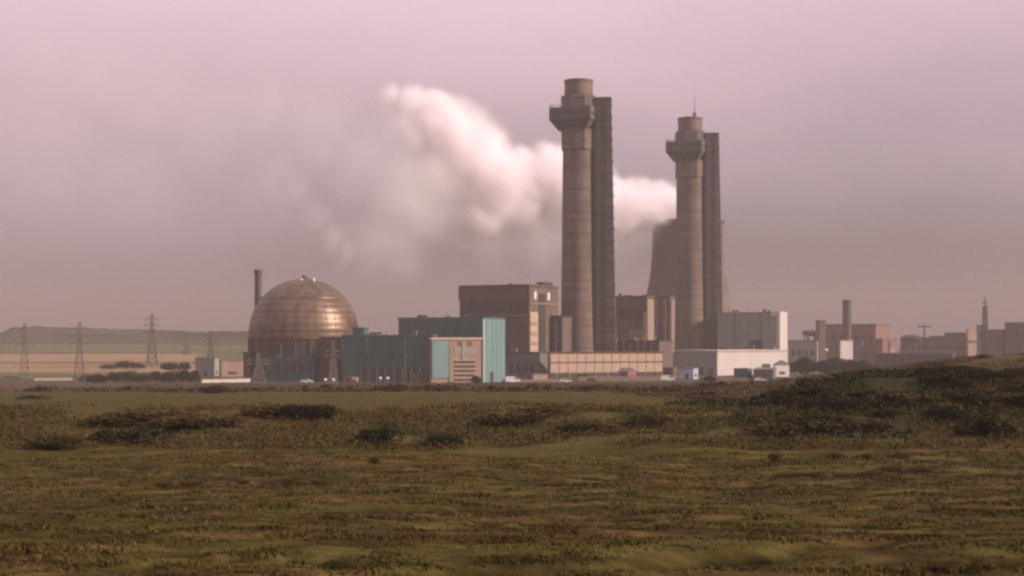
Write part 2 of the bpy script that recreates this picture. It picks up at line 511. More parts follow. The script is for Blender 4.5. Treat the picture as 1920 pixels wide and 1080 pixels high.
# steam: (px, py, radius px, weight, distance)
STEAM = [
 (1288,420,44,1.0,870),(1236,408,22,.4,848),(1278,396,48,1.0,868),(1245,394,52,1.0,864),(1210,392,54,1.0,860),(1172,394,56,1.0,856),(1130,392,60,1.0,852),
 (1090,368,78,1.0,848),(1048,350,78,1.0,844),(1010,350,66,1.0,840),(984,298,30,1.0,838),(1042,306,46,1.0,842),
 (965,380,68,1.0,834),(925,345,84,1.0,830),(888,300,80,1.0,826),(848,256,70,1.0,822),(808,224,54,1.0,818),(768,200,38,.9,814),(724,182,26,.8,812),
 (905,400,64,.8,828),(880,428,44,.4,826),(815,330,72,.26,818),(810,400,60,.12,818),(730,215,34,.3,812),(760,250,44,.2,806),
 (1190,435,60,.14,856),(1110,442,72,.15,850),(1010,435,78,.15,840),(930,455,60,.08,832),(1170,490,34,.03,856),(850,380,80,.12,826),
 (560,360,40,.05,812),(590,405,42,.06,812),(625,445,40,.07,812),(655,480,34,.06,812),
 (770,370,110,.05,818),(725,450,95,.035,815),(760,500,45,.03,815),(690,310,115,.04,812),(600,260,115,.032,808),
 (520,330,105,.028,806),(500,210,95,.028,804),(400,240,120,.022,800),(290,190,130,.020,798),(180,140,115,.018,795),(80,100,110,.018,790),(250,330,130,.014,795),(100,290,150,.014,790)]
def steam():
    pts = []; rr = []; ww = []
    rng = np.random.default_rng(3)
    for px, py, rp, w_, d in STEAM:
        if w_ < .1 and px < 800: d -= 75; w_ *= (1.5 if py > 340 else .75)
        k = d/F
        pts.append((wx(px, d), d, wz(py, d))); rr.append(rp*k); ww.append(w_)
    m = bpy.data.materials.new('steam'); m.use_nodes = True
    nt = m.node_tree; nt.nodes.clear()
    o = nt.nodes.new('ShaderNodeOutputMaterial'); v = nt.nodes.new('ShaderNodeVolumePrincipled')
    v.inputs['Color'].default_value = (1.0,.978,.990,1)
    v.inputs['Density'].default_value = 0.36
    v.inputs['Anisotropy'].default_value = 0.1
    nt.links.new(v.outputs[0], o.inputs['Volume'])
    me = bpy.data.meshes.new('steam_plume'); me.from_pydata(pts, [], [])
    for an, arr in (('rad', rr), ('wgt', ww)):
        a = me.attributes.new(an, 'FLOAT', 'POINT'); a.data.foreach_set('value', np.array(arr, np.float32))
    ob = bpy.data.objects.new('steam_plume', me); COL.objects.link(ob)
    me.materials.append(m)
    P = np.array(pts); r_ = np.array(rr)
    lo = (P-r_[:, None]).min(0)-6; hi = (P+r_[:, None]).max(0)+6
    hi[2] = min(hi[2], 171.5)
    ng = bpy.data.node_groups.new('steam_density', 'GeometryNodeTree')
    ng.interface.new_socket('Geometry', in_out='INPUT', socket_type='NodeSocketGeometry')
    ng.interface.new_socket('Geometry', in_out='OUTPUT', socket_type='NodeSocketGeometry')
    N = ng.nodes.new; L = ng.links.new
    gi = N('NodeGroupInput'); go = N('NodeGroupOutput')
    pos = N('GeometryNodeInputPosition')
    # billow the sampling position
    n1 = N('ShaderNodeTexNoise'); n1.inputs['Scale'].default_value = .045; n1.inputs['Detail'].default_value = 5; n1.inputs['Roughness'].default_value = .6
    L(pos.outputs[0], n1.inputs['Vector'])
    s1 = N('ShaderNodeVectorMath'); s1.operation = 'SUBTRACT'; s1.inputs[1].default_value = (.5,.5,.5); L(n1.outputs['Color'], s1.inputs[0])
    s2 = N('ShaderNodeVectorMath'); s2.operation = 'SCALE'; s2.inputs['Scale'].default_value = 22; L(s1.outputs[0], s2.inputs[0])
    s3 = N('ShaderNodeVectorMath'); s3.operation = 'ADD'; L(pos.outputs[0], s3.inputs[0]); L(s2.outputs[0], s3.inputs[1])
    # metaball-like sum over the puffs, kept as max of weight*(1-(d/r)^2)
    total = None
    for (p, r0, w0) in zip(pts, rr, ww):
        dd = N('ShaderNodeVectorMath'); dd.operation = 'DISTANCE'; dd.inputs[1].default_value = p; L(s3.outputs[0], dd.inputs[0])
        mr = N('ShaderNodeMapRange'); mr.interpolation_type = 'SMOOTHSTEP'
        mr.inputs[1].default_value = r0*1.12; mr.inputs[2].default_value = r0*(.34 if w0 > .3 else (.1 if w0 > .15 else 0.0)); mr.inputs[3].default_value = 0; mr.inputs[4].default_value = w0
        L(dd.outputs['Value'], mr.inputs[0])
        if total is None: total = mr.outputs[0]
        else:
            ma = N('ShaderNodeMath'); ma.operation = 'MAXIMUM'; L(total, ma.inputs[0]); L(mr.outputs[0], ma.inputs[1]); total = ma.outputs[0]
    n2 = N('ShaderNodeTexNoise'); n2.inputs['Scale'].default_value = .07; n2.inputs['Detail'].default_value = 6; n2.inputs['Roughness'].default_value = .6
    L(pos.outputs[0], n2.inputs['Vector'])
    m2 = N('ShaderNodeMapRange'); m2.inputs[1].default_value = .36; m2.inputs[2].default_value = .62; m2.inputs[3].default_value = .35; m2.inputs[4].default_value = 1.2
    L(n2.outputs['Fac'], m2.inputs[0])
    mm = N('ShaderNodeMath'); mm.operation = 'MULTIPLY'; L(total, mm.inputs[0]); L(m2.outputs[0], mm.inputs[1])
    vc = N('GeometryNodeVolumeCube')
    L(mm.outputs[0], vc.inputs['Density'])
    vc.inputs['Min'].default_value = tuple(lo); vc.inputs['Max'].default_value = tuple(hi)
    res = [max(8, int((hi[i]-lo[i])/1.6)) for i in range(3)]
    vc.inputs['Resolution X'].default_value = res[0]; vc.inputs['Resolution Y'].default_value = res[1]; vc.inputs['Resolution Z'].default_value = res[2]
    sm = N('GeometryNodeSetMaterial'); sm.inputs['Material'].default_value = m
    L(vc.outputs[0], sm.inputs[0]); L(sm.outputs[0], go.inputs[0])
    md = ob.modifiers.new('density', 'NODES'); md.node_group = ng
    tag(ob, 'white steam drifting from the cooling tower', kind='stuff')
steam()
# ------------------------------------------------------------------ building helper
ALLB = []
class Bld:
    """A block whose nearest corner stands at photo column pc at distance d; the long face runs to column pl, the sunny face to column pr."""
    def __init__(s, name, label, pl, pc, pr, ytop, d, theta, cat='building', group=None, base=GZ):
        t = R(theta); s.t = t; s.d = d
        xc = wx(pc, d); s.xc = xc
        tl = (pl-HX)/F; tr = (pr-HX)/F
        s.W = (xc-tl*d)/(math.cos(t)+tl*math.sin(t))
        s.D = (tr*d-xc)/(math.sin(t)-tr*math.cos(t))
        s.H = wz(ytop, d)-base; s.base = base
        s.e = empty(name, (xc, d, base), -t, label, cat, group)
        ALLB.append(s)
    def u(s, px):     # column -> local x on the long face (<= 0)
        tl = (px-HX)/F
        return -(s.xc-tl*s.d)/(math.cos(s.t)+tl*math.sin(s.t))
    def v(s, px):     # column -> local y on the sunny face
        tr = (px-HX)/F
        return (tr*s.d-s.xc)/(math.sin(s.t)-tr*math.cos(s.t))
    def z(s, py, k=0.0):      # row -> local z near the corner
        return wz(py, s.d+k)-s.base
    def part(s, name, mb, m, parent=None, smooth=False, label=None):
        o = mb.build(name, m, parent or s.e, smooth)
        if label: o['label'] = label
        return o
    def walls(s, m, z0=-3, top=None, name='wall'):
        return s.part(name, MB().box(-s.W, 0, 0, s.D, z0, top or s.H), m)
    def parapet(s, m, h=.8, out=.25, name='parapet'):
        return s.part(name, MB().box(-s.W-out, out, -out, s.D+out, s.H+.003, s.H+h), m)
    def front(s, name, u0, u1, z0, z1, m, out=.12, **k):
        return s.part(name, MB().box(u0, u1, -out, -.003, z0, z1), m, **k)
    def side(s, name, v0, v1, z0, z1, m, out=.12, **k):
        return s.part(name, MB().box(.003, out, v0, v1, z0, z1), m, **k)

# ------------------------------------------------------------------ filter chimneys
def chimney(px, d, name_label, rz, mast):
    e = empty('chimney_tower', (wx(px, d), d, GZ), R(rz), name_label, 'chimney', 'tall filter chimneys')
    # shaft, slowly tapering
    prof = [(9.1, -3), (9.1, 2), (8.4, 6), (7.9, 25), (7.6, 50), (7.3, 80), (7.1, 101)]
    MB().lathe(prof, 40).build('shaft', M['concrete'], e, True)
    for z in (12, 22, 32, 42, 52, 62, 72, 82, 92):
        rr_ = np.interp(z, [p[1] for p in prof], [p[0] for p in prof])
        MB().lathe([(rr_-.1, z-.3), (rr_+.06, z-.3), (rr_+.06, z+.3), (rr_-.1, z+.3)], 40, caps=False).build('ring_band', M['concrete_dark'], e, True)
    MB().lathe([(7.5, 100), (8.1, 100.2), (8.1, 109), (7.6, 109.2)], 8, ph=R(22.5)).build('collar', M['concrete'], e)
    # gallery: flaring underside and box
    GS = 9.5
    g = MB().frus((6.4, 6.4), 108.6, (GS, GS), 113.0)
    g.frus((GS, GS), 113.0, (GS, GS), 118.4)
    gal = g.build('filter_gallery', M['concrete_dark'], e); gal.rotation_euler.z = R(-20-rz); gal.location.x = -1.2
    for a in (-1, 1):
        for i in (-2, -1, 0, 1, 2):
            MB().box(i*3.4-1.2, i*3.4+1.2, a*GS-.07, a*GS+.07, 114.9, 116.5).build('louvre', M['band'], gal)
            MB().box(a*GS-.07, a*GS+.07, i*3.4-1.2, i*3.4+1.2, 114.9, 116.5).build('louvre', M['band'], gal)
    s = MB()
    for i in range(0, 9):
        for a in (-1, 1):
            t = -9.3+i*2.325
            s.beam((t, a*9.3, 118.4), (t, a*9.3, 119.7), .12); s.beam((a*9.3, t, 118.4), (a*9.3, t, 119.7), .12)
    for z in (119.1, 119.7):
        for a in (-1, 1):
            s.beam((-9.3, a*9.3, z), (9.3, a*9.3, z), .1); s.beam((a*9.3, -9.3, z), (a*9.3, 9.3, z), .1)
    s.build('railing', M['steel'], gal)
    MB().lathe([(8.3, 118.3), (8.3, 123.4), (8.0, 124.2), (6.6, 124.3)], 8, ph=R(22.5)).build('upper_stage', M['concrete_dark'], e)
    MB().lathe([(6.35, 124.2), (6.35, 130.6), (6.6, 130.7), (6.6, 131.3), (5.7, 131.3), (5.7, 126)], 36, caps=False).build('outlet', M['concrete'], e, True)
    # service tower beside the shaft
    x0, x1 = 7.3, 14.4
    tb = MB()
    tb.add([(x0,-4.6,-3),(x1+2.6,-4.6,-3),(x1+2.6,4.6,-3),(x0,4.6,-3),(x0-.2,-4.6,122.3),(x1+.1,-4.6,122.3),(x1+.1,4.6,122.3),(x0-.2,4.6,122.3)],
           [(0,3,2,1),(4,5,6,7),(0,1,5,4),(1,2,6,5),(2,3,7,6),(3,0,4,7)])
    tw = tb.build('lift_tower', M['concrete_dark'], e)
    for k in range(22):
        z = 8+k*5.1
        MB().box(x0+2.8, x0+3.8, -4.72, -4.5, z, z+1.0).build('slot_window', M['band'], tw)
    s = MB()
    for k in range(24):
        z = 5+k*5.0
        fx_ = x1+2.6-2.5*z/124.4
        s.box(x0-.1, fx_+.22, -4.82, 4.82, z-.25, z+.25)
    s.build('floor_band', M['concrete_dark'], tw)
    for xx in (x0+1.2, x0+5.2): MB().box(xx, xx+.7, -5.05, -4.55, -2, 122.2).build('vertical_rib', M['concrete_dark'], tw)
    s = MB().box(x0+.5, x1+.3, -4.8, 4.8, 122.35, 123.1); s.build('cap_slab', M['concrete_dark'], tw)
    for z in range(10, 108, 14): MB().box(5.5, 8.6, -1.5, 1.5, z, z+1.2).build('link_bridge', M['concrete_dark'], e)
    lad = MB()
    for z in np.arange(2, 108, 1.2): lad.beam((-.3, -9.0+ z*.012, z), (.3, -9.0+z*.012, z), .08)
    lad.beam((-.3,-9.0,1),(-.3,-7.7,108),.09); lad.beam((.3,-9.0,1),(.3,-7.7,108),.09)
    lad.build('ladder', M['darksteel'], e)
    pl = MB()
    for a in range(8):
        t = a*math.pi/4+.2
        pl.box(9.3*math.cos(t)-.8, 9.3*math.cos(t)+.8, 9.3*math.sin(t)-.8, 9.3*math.sin(t)+.8, -3, 9)
    pl.build('buttress', M['buff'], e)
    if mast:
        MB().lathe([(.35, 130), (.22, 137), (.08, 143.5)], 6, 2.2, -2).build('mast', M['steel'], e)
        MB().lathe([(.9, 131.3), (.9, 133.6), (.3, 134.4)], 10, 2.2, -2).build('beacon_box', M['darksteel'], e)
    return e
chimney(1085, 635, 'nearer and taller-looking concrete chimney with boxy filter gallery near its top', -6, False)
chimney(1294, 742, 'farther concrete chimney with a thin mast on top, in front of the cooling tower', -3, True)

# ------------------------------------------------------------------ cooling tower
def cooling():
    d = 870; k = d/F
    e = empty('cooling_tower', (wx(1290, d), d, GZ), 0, 'broad waisted concrete cooling tower steaming behind the farther chimney', 'cooling tower')
    prof = [(118,686),(104,645),(90,598),(77,550),(70,510),(67,470),(66,445),(66.5,418)]
    P = [(r*k, wz(y, d)-GZ) for r, y in prof]
    zz = np.linspace(P[0][1]+5, P[-1][1], 34); zs = [p[1] for p in P]; rs = [p[0] for p in P]
    out = [(float(np.interp(z, zs, rs)), float(z)) for z in zz]
    inn = [(r-.5, z) for r, z in out[::-1]]
    MB().lathe(out+inn, 72, caps=False).build('shell', M['tower'], e, True)
    r = out[-1][0]; z = out[-1][1]
    MB().lathe([(r-.8, z-.1), (r+.5, z-.1), (r+.5, z+.9), (r-.8, z+.9), (r-.8, z-.1)], 72, caps=False).build('rim', M['concrete_dark'], e, True)
    s = MB(); r0 = out[0][0]
    for i in range(36):
        a = 2*math.pi*i/36; b = a+math.pi/36; c = a-math.pi/36
        for q in (b, c): s.beam((r0*math.cos(a), r0*math.sin(a), zz[0]+.3), ((r0+1.2)*math.cos(q), (r0+1.2)*math.sin(q), -2), .7)
    s.build('support_leg', M['concrete_dark'], e)
cooling()

# ------------------------------------------------------------------ golden sphere
def dome():
    d = 548; k = d/F
    cx = wx(570, d); R0 = 101*k
    zc = wz(625, d)
    e = empty('reactor_dome', (cx, d, GZ), 0, 'golden ball-shaped reactor dome of banded metal plates on a dark drum', 'reactor dome')
    zz = zc-GZ
    # spherical shell in rows of plates with lapped seams
    prof = []
    rows = 15
    a0, a1 = -22, 90
    for i in range(rows):
        t0 = R(a0+(a1-a0)*i/rows); t1 = R(a0+(a1-a0)*(i+1)/rows)
        for j in range(4):
            t = t0+(t1-t0)*j/3
            rr_ = R0*(1+.0085*math.sin(math.pi*j/3)) + (.06 if j == 0 else 0)
            prof.append((max(.02, rr_*math.cos(t)), zz+rr_*math.sin(t)))
    MB().lathe(prof, 96).build('shell', M['gold'], e, True)
    s = MB()
    for a in (8, 23, 40): 
        t = R(a); s.lathe([(R0*math.cos(t)+.02, zz+R0*math.sin(t)-.2), (R0*math.cos(t)+.30, zz+R0*math.sin(t)-.2), (R0*math.cos(t)+.25, zz+R0*math.sin(t)+.15), (R0*math.cos(t)-.2, zz+R0*math.sin(t)+.2)], 96, caps=False)
    s.build('walkway_ring', M['gold'], e, True)
    s = MB()
    for i in range(36):
        a = 2*math.pi*i/36+.05
        for j in range(12):
            t0, t1 = R(-18+8.5*j), R(-18+8.5*(j+1))
            q = [(R0*1.0065*math.cos(t)*math.cos(a), R0*1.0065*math.cos(t)*math.sin(a), zz+R0*1.0065*math.sin(t)) for t in (t0, t1)]
            s.beam(q[0], q[1], .16)
    s.build('panel_seam', M['rust'], e)
    MB().lathe([(1.8, zz+R0-.3), (1.8, zz+R0+.5), (.9, zz+R0+.7), (.9, zz+R0+1.3), (.2, zz+R0+1.7)], 16).build('vent_cap', M['darksteel'], e, True)
    for q in (-2.5, 2.2):
        o = MB().lathe([(.5, zz+R0-1.2), (.5, zz+R0+.1), (.1, zz+R0+.35)], 10, q+2.2, -4.4).build('top_lamp', M['whitepaint'], e, True)
    # ledge and drum
    zl = zz-7*k
    MB().lathe([(R0*.9, zl-.7), (R0+.8, zl-.7), (R0+.8, zl), (R0*.9, zl)], 64, caps=False).build('ledge', M['rust'], e, True)
    MB().lathe([(R0*.985, -3), (R0*.985, zl-.6)], 48).build('drum', M['band'], e, True)
    for i in range(24):
        a = 2*math.pi*i/24
        MB().box(-.3, .3, -.3, .3, -3, zl-.75).build('column', M['brown'], e, loc=(R0*1.012*math.cos(a), R0*1.012*math.sin(a), 0))
    s = MB()
    for i in range(20):
        z = 1+i*1.0
        if z < zl-1.5: s.lathe([(R0*.99, z), (R0*.998, z), (R0*.998, z+.12), (R0*.99, z+.12)], 48, caps=False)
    s.build('drum_rib', M['steel'], e)
    return e
dome()
# buildings built against the drum
b = Bld('annex_building', 'square brown annex standing against the golden dome drum, under its ledge', 590, 634, 640, 634, 527, 12)
b.walls(M['brown']); b.parapet(M['rust'], .5)
for i in range(3): b.front('window', b.u(596+i*13), b.u(602+i*13), 4, 14, M['dark'], .06)
b = Bld('plant_room', 'low dark plant room at the foot of the golden dome', 498, 588, 596, 672, 524, 10)
b.walls(M['tealdark']); b.parapet(M['roof'], .5)
for i in range(6): b.front('louvre_panel', b.u(503+i*14), b.u(513+i*14), 3, 7.0, M['band'], .08)
b = Bld('service_block', 'narrow grey block left against the golden dome', 456, 470, 476, 662, 536, 15)
b.walls(M['brown']); b.parapet(M['roof'], .5)
b.front('window', b.u(459), b.u(467), 5, 8, M['dark'])

# thin stack behind the dome
def stack(px, d, ytop, r, label, m, band=False):
    e = empty('flue_stack', (wx(px, d), d, GZ), 0, label, 'stack')
    h = wz(ytop, d)-GZ
    MB().lathe([(r*1.12, -2), (r*1.05, h*.5), (r, h)], 20).build('flue', m, e, True)
    MB().lathe([(r+.02, h-1.6), (r+.3, h-1.6), (r+.3, h+.25), (r-.3, h+.25), (r-.3, h-1)], 20, caps=False).build('rim', M['darksteel'], e, True)
    for q in (.45, .75):
        MB().lathe([(r*.9, h*q), (r+.5, h*q), (r+.5, h*q+.3), (r*.9, h*q+.3)], 20, caps=False).build('platform', M['darksteel'], e)
    return e
stack(484, 566, 507, 1.35, 'thin dark flue stack rising behind the golden dome', M['darksteel'])

# ------------------------------------------------------------------ teal halls
b = Bld('teal_hall', 'long low dark teal hall between the golden dome and the pale cladded annex', 641, 812, 830, 630, 512, 14)
b.walls(M['tealdark']); b.parapet(M['roof'], .45)
for i in range(11):
    u0 = -b.W+i*b.W/11+.5
    b.front('bay_panel', u0, u0+b.W/11-1.0, 8.6, b.H-1.2, M['tealdark'], .15)
b.front('dark_opening_band', -b.W+6, -1.5, 0, 5.4, M['dark'], .08)
for i in range(8):
    u0 = -b.W+7+i*(b.W-9)/8
    b.front('door_pier', u0, u0+.5, 0, 5.4, M['steel'], .25)
b.side('end_panel', 1, b.D-1, 3, b.H-2, M['teal'], .1)
b = Bld('stair_tower', 'small dark teal stair tower at the dome end of the low hall', 661, 682, 690, 617, 524, 18)
b.walls(M['tealdark']); b.parapet(M['tealdark'], .6)
b.front('window', b.u(668), b.u(675), 12, 16, M['dark'])
b = Bld('roof_hut', 'small pale hut on the flat roof beside the teal stair tower', 686, 706, 711, 628, 523, 18, base=wz(634, 523)-2.5)
b.walls(M['white'], 0); b.parapet(M['grey'], .2)
b = Bld('long_teal_building', 'tall teal block with its long shaded face painted darker and a bright pale end wall', 747, 906, 947, 597, 512, 24)
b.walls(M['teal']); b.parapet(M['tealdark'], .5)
b.front('shaded_cladding', -b.W+.2, -.2, b.H-9.5, b.H-.5, M['tealdark'], .18)  # shade of the face turned from the sun, painted as darker teal
for i in range(12):
    u0 = -b.W+.6+i*(b.W-1)/12
    b.front('cladding_seam', u0, u0+.12, b.H-9.4, b.H-.6, M['roof'], .26)
b.side('corner_trim', .05, .5, 0, b.H-.2, M['whitepaint'], .12)
for i in range(4): b.side('cladding_seam', (i+1)*b.D/5, (i+1)*b.D/5+.12, .5, b.H-.3, M['tealdark'], .07)
b.side('door', b.D*.3, b.D*.3+3, 0, 4, M['dark'], .1)

# annex: pale teal panel, peach face with louvres
b = Bld('office_annex', 'peach fronted office annex with louvred lower floors and pale teal corner', 806, 809, 902, 637, 492, 62)
b.walls(M['peach']); b.parapet(M['cream'], .8, .35)
vv = lambda p: b.v(p)
b.side('teal_panel', .2, vv(841), 2.2, b.H-.4, M['teal'], .3)
b.side('window_strip', vv(851), vv(893), 10.6, 13.2, M['louvre'], .12)
for i in range(5):
    z = 1.2+i*1.55
    b.side('louvre_row', vv(852), vv(890), z, z+.75, M['dark'], .15)
    b.side('louvre_sill', vv(850), vv(892), z+.8, z+1.05, M['cream'], .5)
for i in range(2):
    p = 858+i*18
    b.side('window', vv(p), vv(p+9), 13.3, b.H-.5, M['rust'], .1)
b.side('pilaster', vv(842), vv(849), 0, b.H-.3, M['buff'], .35)
b.side('green_strip', vv(866), vv(870), 8.5, b.H-1, M['tealgrey'], .3)

# ------------------------------------------------------------------ reactor buildings
def reactor(name_label, pl, pc, pr, ytop, d, th, detailed):
    b = Bld('reactor_building', name_label, pl, pc, pr, ytop, d, th, cat='reactor building', group='reactor buildings')
    b.walls(M['brown']); b.parapet(M['brown'], .7, .5)
    h = b.H
    b.front('top_cladding', -b.W-.4, .4, h-5.8, h-.4, M['brown'], .5)
    b.front('window_band', -b.W+.5, -.6, h-11.2, h-6.2, M['band'], .12)
    for i in range(9):
        u0 = -b.W+.4+i*(b.W-1)/9
        b.front('window_mullion', u0, u0+.35, h-11.2, h-6.2, M['brown'], .3)
    for z in (h-12.6, h-15): b.front('string_course', -b.W+.2, -.2, z, z+.4, M['brownlight'], .25)
    b.front('lower_cladding', -b.W*.45, -.4, 3, h-16, M['brownlight'] if not detailed else M['brown'], .2)
    return b
b = reactor('square brown reactor building with a window band, left behind the nearer chimney', 862, 992, 1046, 536, 600, 26, True)
h = b.H
vv = lambda p: b.v(p)
b.side('bright_stair_panel', .3, vv(1007), 7, h-11, M['cream'], .5)
for i in range(4): b.side('window', .8, vv(1005), 9+i*4.2, 10.6+i*4.2, M['buff'], .55)
b.side('recess_panel', vv(1010), vv(1022), 4, h-3, M['band'], .2)
for p in (1001, 1026):
    b.side('bright_light_panel', vv(p), vv(p+4), h-5.5, h-2.2, M['whitepaint'], .25)
b.side('top_cladding', .2, b.D, h-7.5, h-6.9, M['brownlight'], .3)
b.part('roof_plant', MB().box(-b.W*.1, -.5, b.D*.5, b.D*.85, h+.7, h+2.2), M['band'])
b = reactor('farther brown reactor building seen between the two chimneys', 1140, 1212, 1226, 557, 705, 24, False)
b.side('bright_stair_panel', .3, b.D*.9, 3, b.H-1, M['buff'], .5)
b.front('bright_edge_strip', -1.6, -.3, 2, b.H-7, M['buff'], .5)
b = Bld('turbine_block', 'stepped brown plant block between reactor building and nearer chimney', 1004, 1054, 1078, 594, 617, 24)
b.walls(M['brown']); b.parapet(M['band'], .6)
for i in range(3): b.front('window', b.u(1012+i*14), b.u(1020+i*14), 11, 18, M['dark'], .1)
for i in range(3): b.front('duct_pipe', b.u(1010+i*16), b.u(1012+i*16), 1, b.H-2, M['buff'], .6)
b = Bld('brick_plant_block', 'brown plant block with pale vertical ribs in front of the cooling tower', 1226, 1256, 1273, 556, 770, 26)
b.walls(M['brown']); b.parapet(M['band'], .5)
for i in range(2): b.front('pale_rib', b.u(1229+i*16), b.u(1234+i*16), 0, b.H-1, M['buff'], .7)
b.side('pale_rib', 1, b.D*.45, 0, b.H-2, M['brownlight'], .5)
b = Bld('low_link_block', 'low brown link block with roof pipes behind the cream panelled building', 946, 1012, 1032, 662, 590, 25)
b.walls(M['roof']); b.parapet(M['band'], .5)
for i in range(4): b.front('window', b.u(955+i*13), b.u(963+i*13), 2, 6, M['dark'], .1)
b = Bld('machinery_block', 'low plant block with pipes between the two chimney bases', 1150, 1236, 1262, 640, 660, 25)
b.walls(M['brown']); b.parapet(M['band'], .5)
for i in range(6): b.front('pipe', b.u(1156+i*13), b.u(1158+i*13), 1, b.H+1.5-(i % 3), M['buff'], .8)

# ------------------------------------------------------------------ cream panelled building
b = Bld('panelled_building', 'long low cream building with two rows of square panels', 1027, 1030, 1243, 661, 585, 64)
b.walls(M['rust']); b.parapet(M['rust'], .3, .3)
n = 13; h = b.H
for r_, (z0, z1) in enumerate(((2.0, 5.9), (6.5, 9.7))):
    for i in range(n):
        v0 = .3+i*(b.D-.6)/n
        z1_ = min(z1, h-.2)
        b.side('wall_panel', v0+.14, v0+(b.D-.6)/n-.14, z0, z1_, M['cream'], .25)
b.side('plinth', .1, b.D-.1, -2, 1.7, M['band'], .3)
for i in range(9): b.side('column', b.D*(i+.5)/9, b.D*(i+.5)/9+.4, 0, 1.9, M['buff'], .5)

# ------------------------------------------------------------------ grey tall block and white low block on the right
b = Bld('grey_block', 'tall grey block with a sunlit edge painted white and one dark opening', 1345, 1461, 1475, 586, 720, 20)
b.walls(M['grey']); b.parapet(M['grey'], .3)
b.side('sunlit_edge_wall', .05, b.D-.1, 0, b.H+.6, M['white'], .4)  # sunlight on this side and its corner is painted in as white
b.front('white_corner_cap', b.u(1446), .35, b.H-1.8, b.H+.55, M['white'], .4)
b.front('sunlit_edge_strip', -1.2, .35, 2, b.H-1.85, M['white'], .35)
b.front('opening', b.u(1405), b.u(1430), b.z(656), b.z(638), M['dark'], .1)
for i in range(8): b.front('cladding_seam', b.u(1350+i*13), b.u(1350+i*13)+.12, 6, b.H-1, M['roof'], .06)
b = Bld('white_low_building', 'low white walled building lit by the sun with shade painted grey on its end', 1264, 1345, 1477, 658, 622, 48)
b.walls(M['white']); b.parapet(M['white'], .35)
b.front('grey_wall_and_shade', -b.W+.1, -.1, 0, b.H-.3, M['grey'], .15)  # grey over the white wall paints in the shade of this end
for i in range(4): b.front('door', b.u(1275+i*18), b.u(1284+i*18), 0, 3.6, M['roof'], .25)
b.side('dark_opening', b.D*.30, b.D*.42, 0, 3.2, M['dark'], .1)
b.side('dark_opening', b.D*.62, b.D*.74, 2.2, 4.8, M['band'], .1)
b.side('roof_flashing', .1, b.D-.1, b.H-.5, b.H-.1, M['cream'], .2)

def small_hut(label, pl, pc, pr, ytop, d, th, m, name='storage_hut', gable=False, base=GZ, cat='hut'):
    b = Bld(name, label, pl, pc, pr, ytop, d, th, cat=cat, base=base)
    b.walls(m)
    if gable:
        b.part('roof', MB().add([(-b.W-.3,-.3,b.H),(.3,-.3,b.H),(.3,b.D+.3,b.H),(-b.W-.3,b.D+.3,b.H),(-b.W-.3,b.D/2,b.H+b.D*.25),(.3,b.D/2,b.H+b.D*.25)],
               [(0,3,2,1),(0,1,5,4),(2,3,4,5),(1,2,5),(3,0,4)]), M['roof'])
    else: b.part('roof', MB().box(-b.W-.2, .2, -.2, b.D+.2, b.H+.003, b.H+.25), M['roof'])
    b.front('door', -b.W*.45-.6, -b.W*.45+.6, 0, min(2.3, b.H*.75), M['dark'], .06)
    if b.D > 3: b.side('window', b.D*.3, b.D*.7, 1, min(2.2, b.H*.7), M['glass'], .05)
    return b
def ground_at(px, d): return float(H(wx(px, d), d))
small_hut('pale blue storage container in front of the white low building', 1272, 1300, 1309, 691, 560, 20, M['bluegrey'], 'storage_container', cat='container')
small_hut('dull brown shed beside the pale blue container', 1243, 1262, 1270, 690, 575, 25, M['rust'])
small_hut('small red roofed rounded hut below the cream panels', 1160, 1178, 1192, 697, 548, 35, M['redpaint'], gable=True)
small_hut('peach brick hut left of the cream panelled building', 983, 1000, 1027, 703, 560, 40, M['peach'])
small_hut('low dark shed in front of the sunlit white wall', 1376, 1402, 1410, 692, 560, 25, M['tealdark'])
small_hut('long low grey shed right of the dark shed by the white wall', 1412, 1450, 1456, 694, 558, 12, M['roof'])
small_hut('small sunlit white shed off the corner of the white building', 1450, 1453, 1480, 684, 600, 62, M['white'], gable=True)
small_hut('tall narrow brick ventilation block in front of the teal hall', 773, 778, 790, 701, 500, 45, M['brick'], 'ventilation_block', cat='brick block')
small_hut('pink brick hut under the teal hall left end', 645, 660, 672, 708, 500, 30, M['brick'])
small_hut('grey square building among trees left of the golden dome', 366, 402, 411, 672, 610, 20, M['grey'], 'grey_building', cat='building')
small_hut('pinkish flat roofed building with white edge beside the golden dome', 411, 415, 456, 677, 600, 58, M['peach'], 'flat_roofed_building', cat='building')
small_hut('tiny pale hut at the far left of the works', 12, 40, 60, 707, 585, 20, M['peach'])

def low_wall(p0, p1, d0, d1, h, label, m, t=.5, name='low_wall', zoff=0):
    x0, x1 = wx(p0, d0), wx(p1, d1)
    e = empty(name, (x0, d0, GZ), math.atan2(d1-d0, x1-x0), label, 'wall')
    L_ = math.hypot(x1-x0, d1-d0)
    MB().box(0, L_, -t/2, t/2, -2, h).build('wall_face', m, e)
    MB().box(-.1, L_+.1, -t/2-.15, t/2+.15, h+.003, h+.2).build('coping', M['cream'], e)
low_wall(64, 136, 545, 548, .9, 'low sunlit white wall in the fields left of the dark trees', M['white'])
low_wall(378, 470, 506, 520, 1.3, 'pale wall running in front of the pinkish building by the dome', M['white'])
low_wall(1085, 1262, 540, 545, 1.3, 'long pale wall below the cream panelled building', M['buff'])
low_wall(1508, 1562, 500, 480, 1.4, 'short white wall on the slope right of the white building', M['white'])
low_wall(1345, 1402, 542, 540, .9, 'thin pale wall below the sunlit white building', M['cream'])
low_wall(964, 1066, 512, 516, 1.0, 'pale wall in front of the peach brick hut', M['buff'])

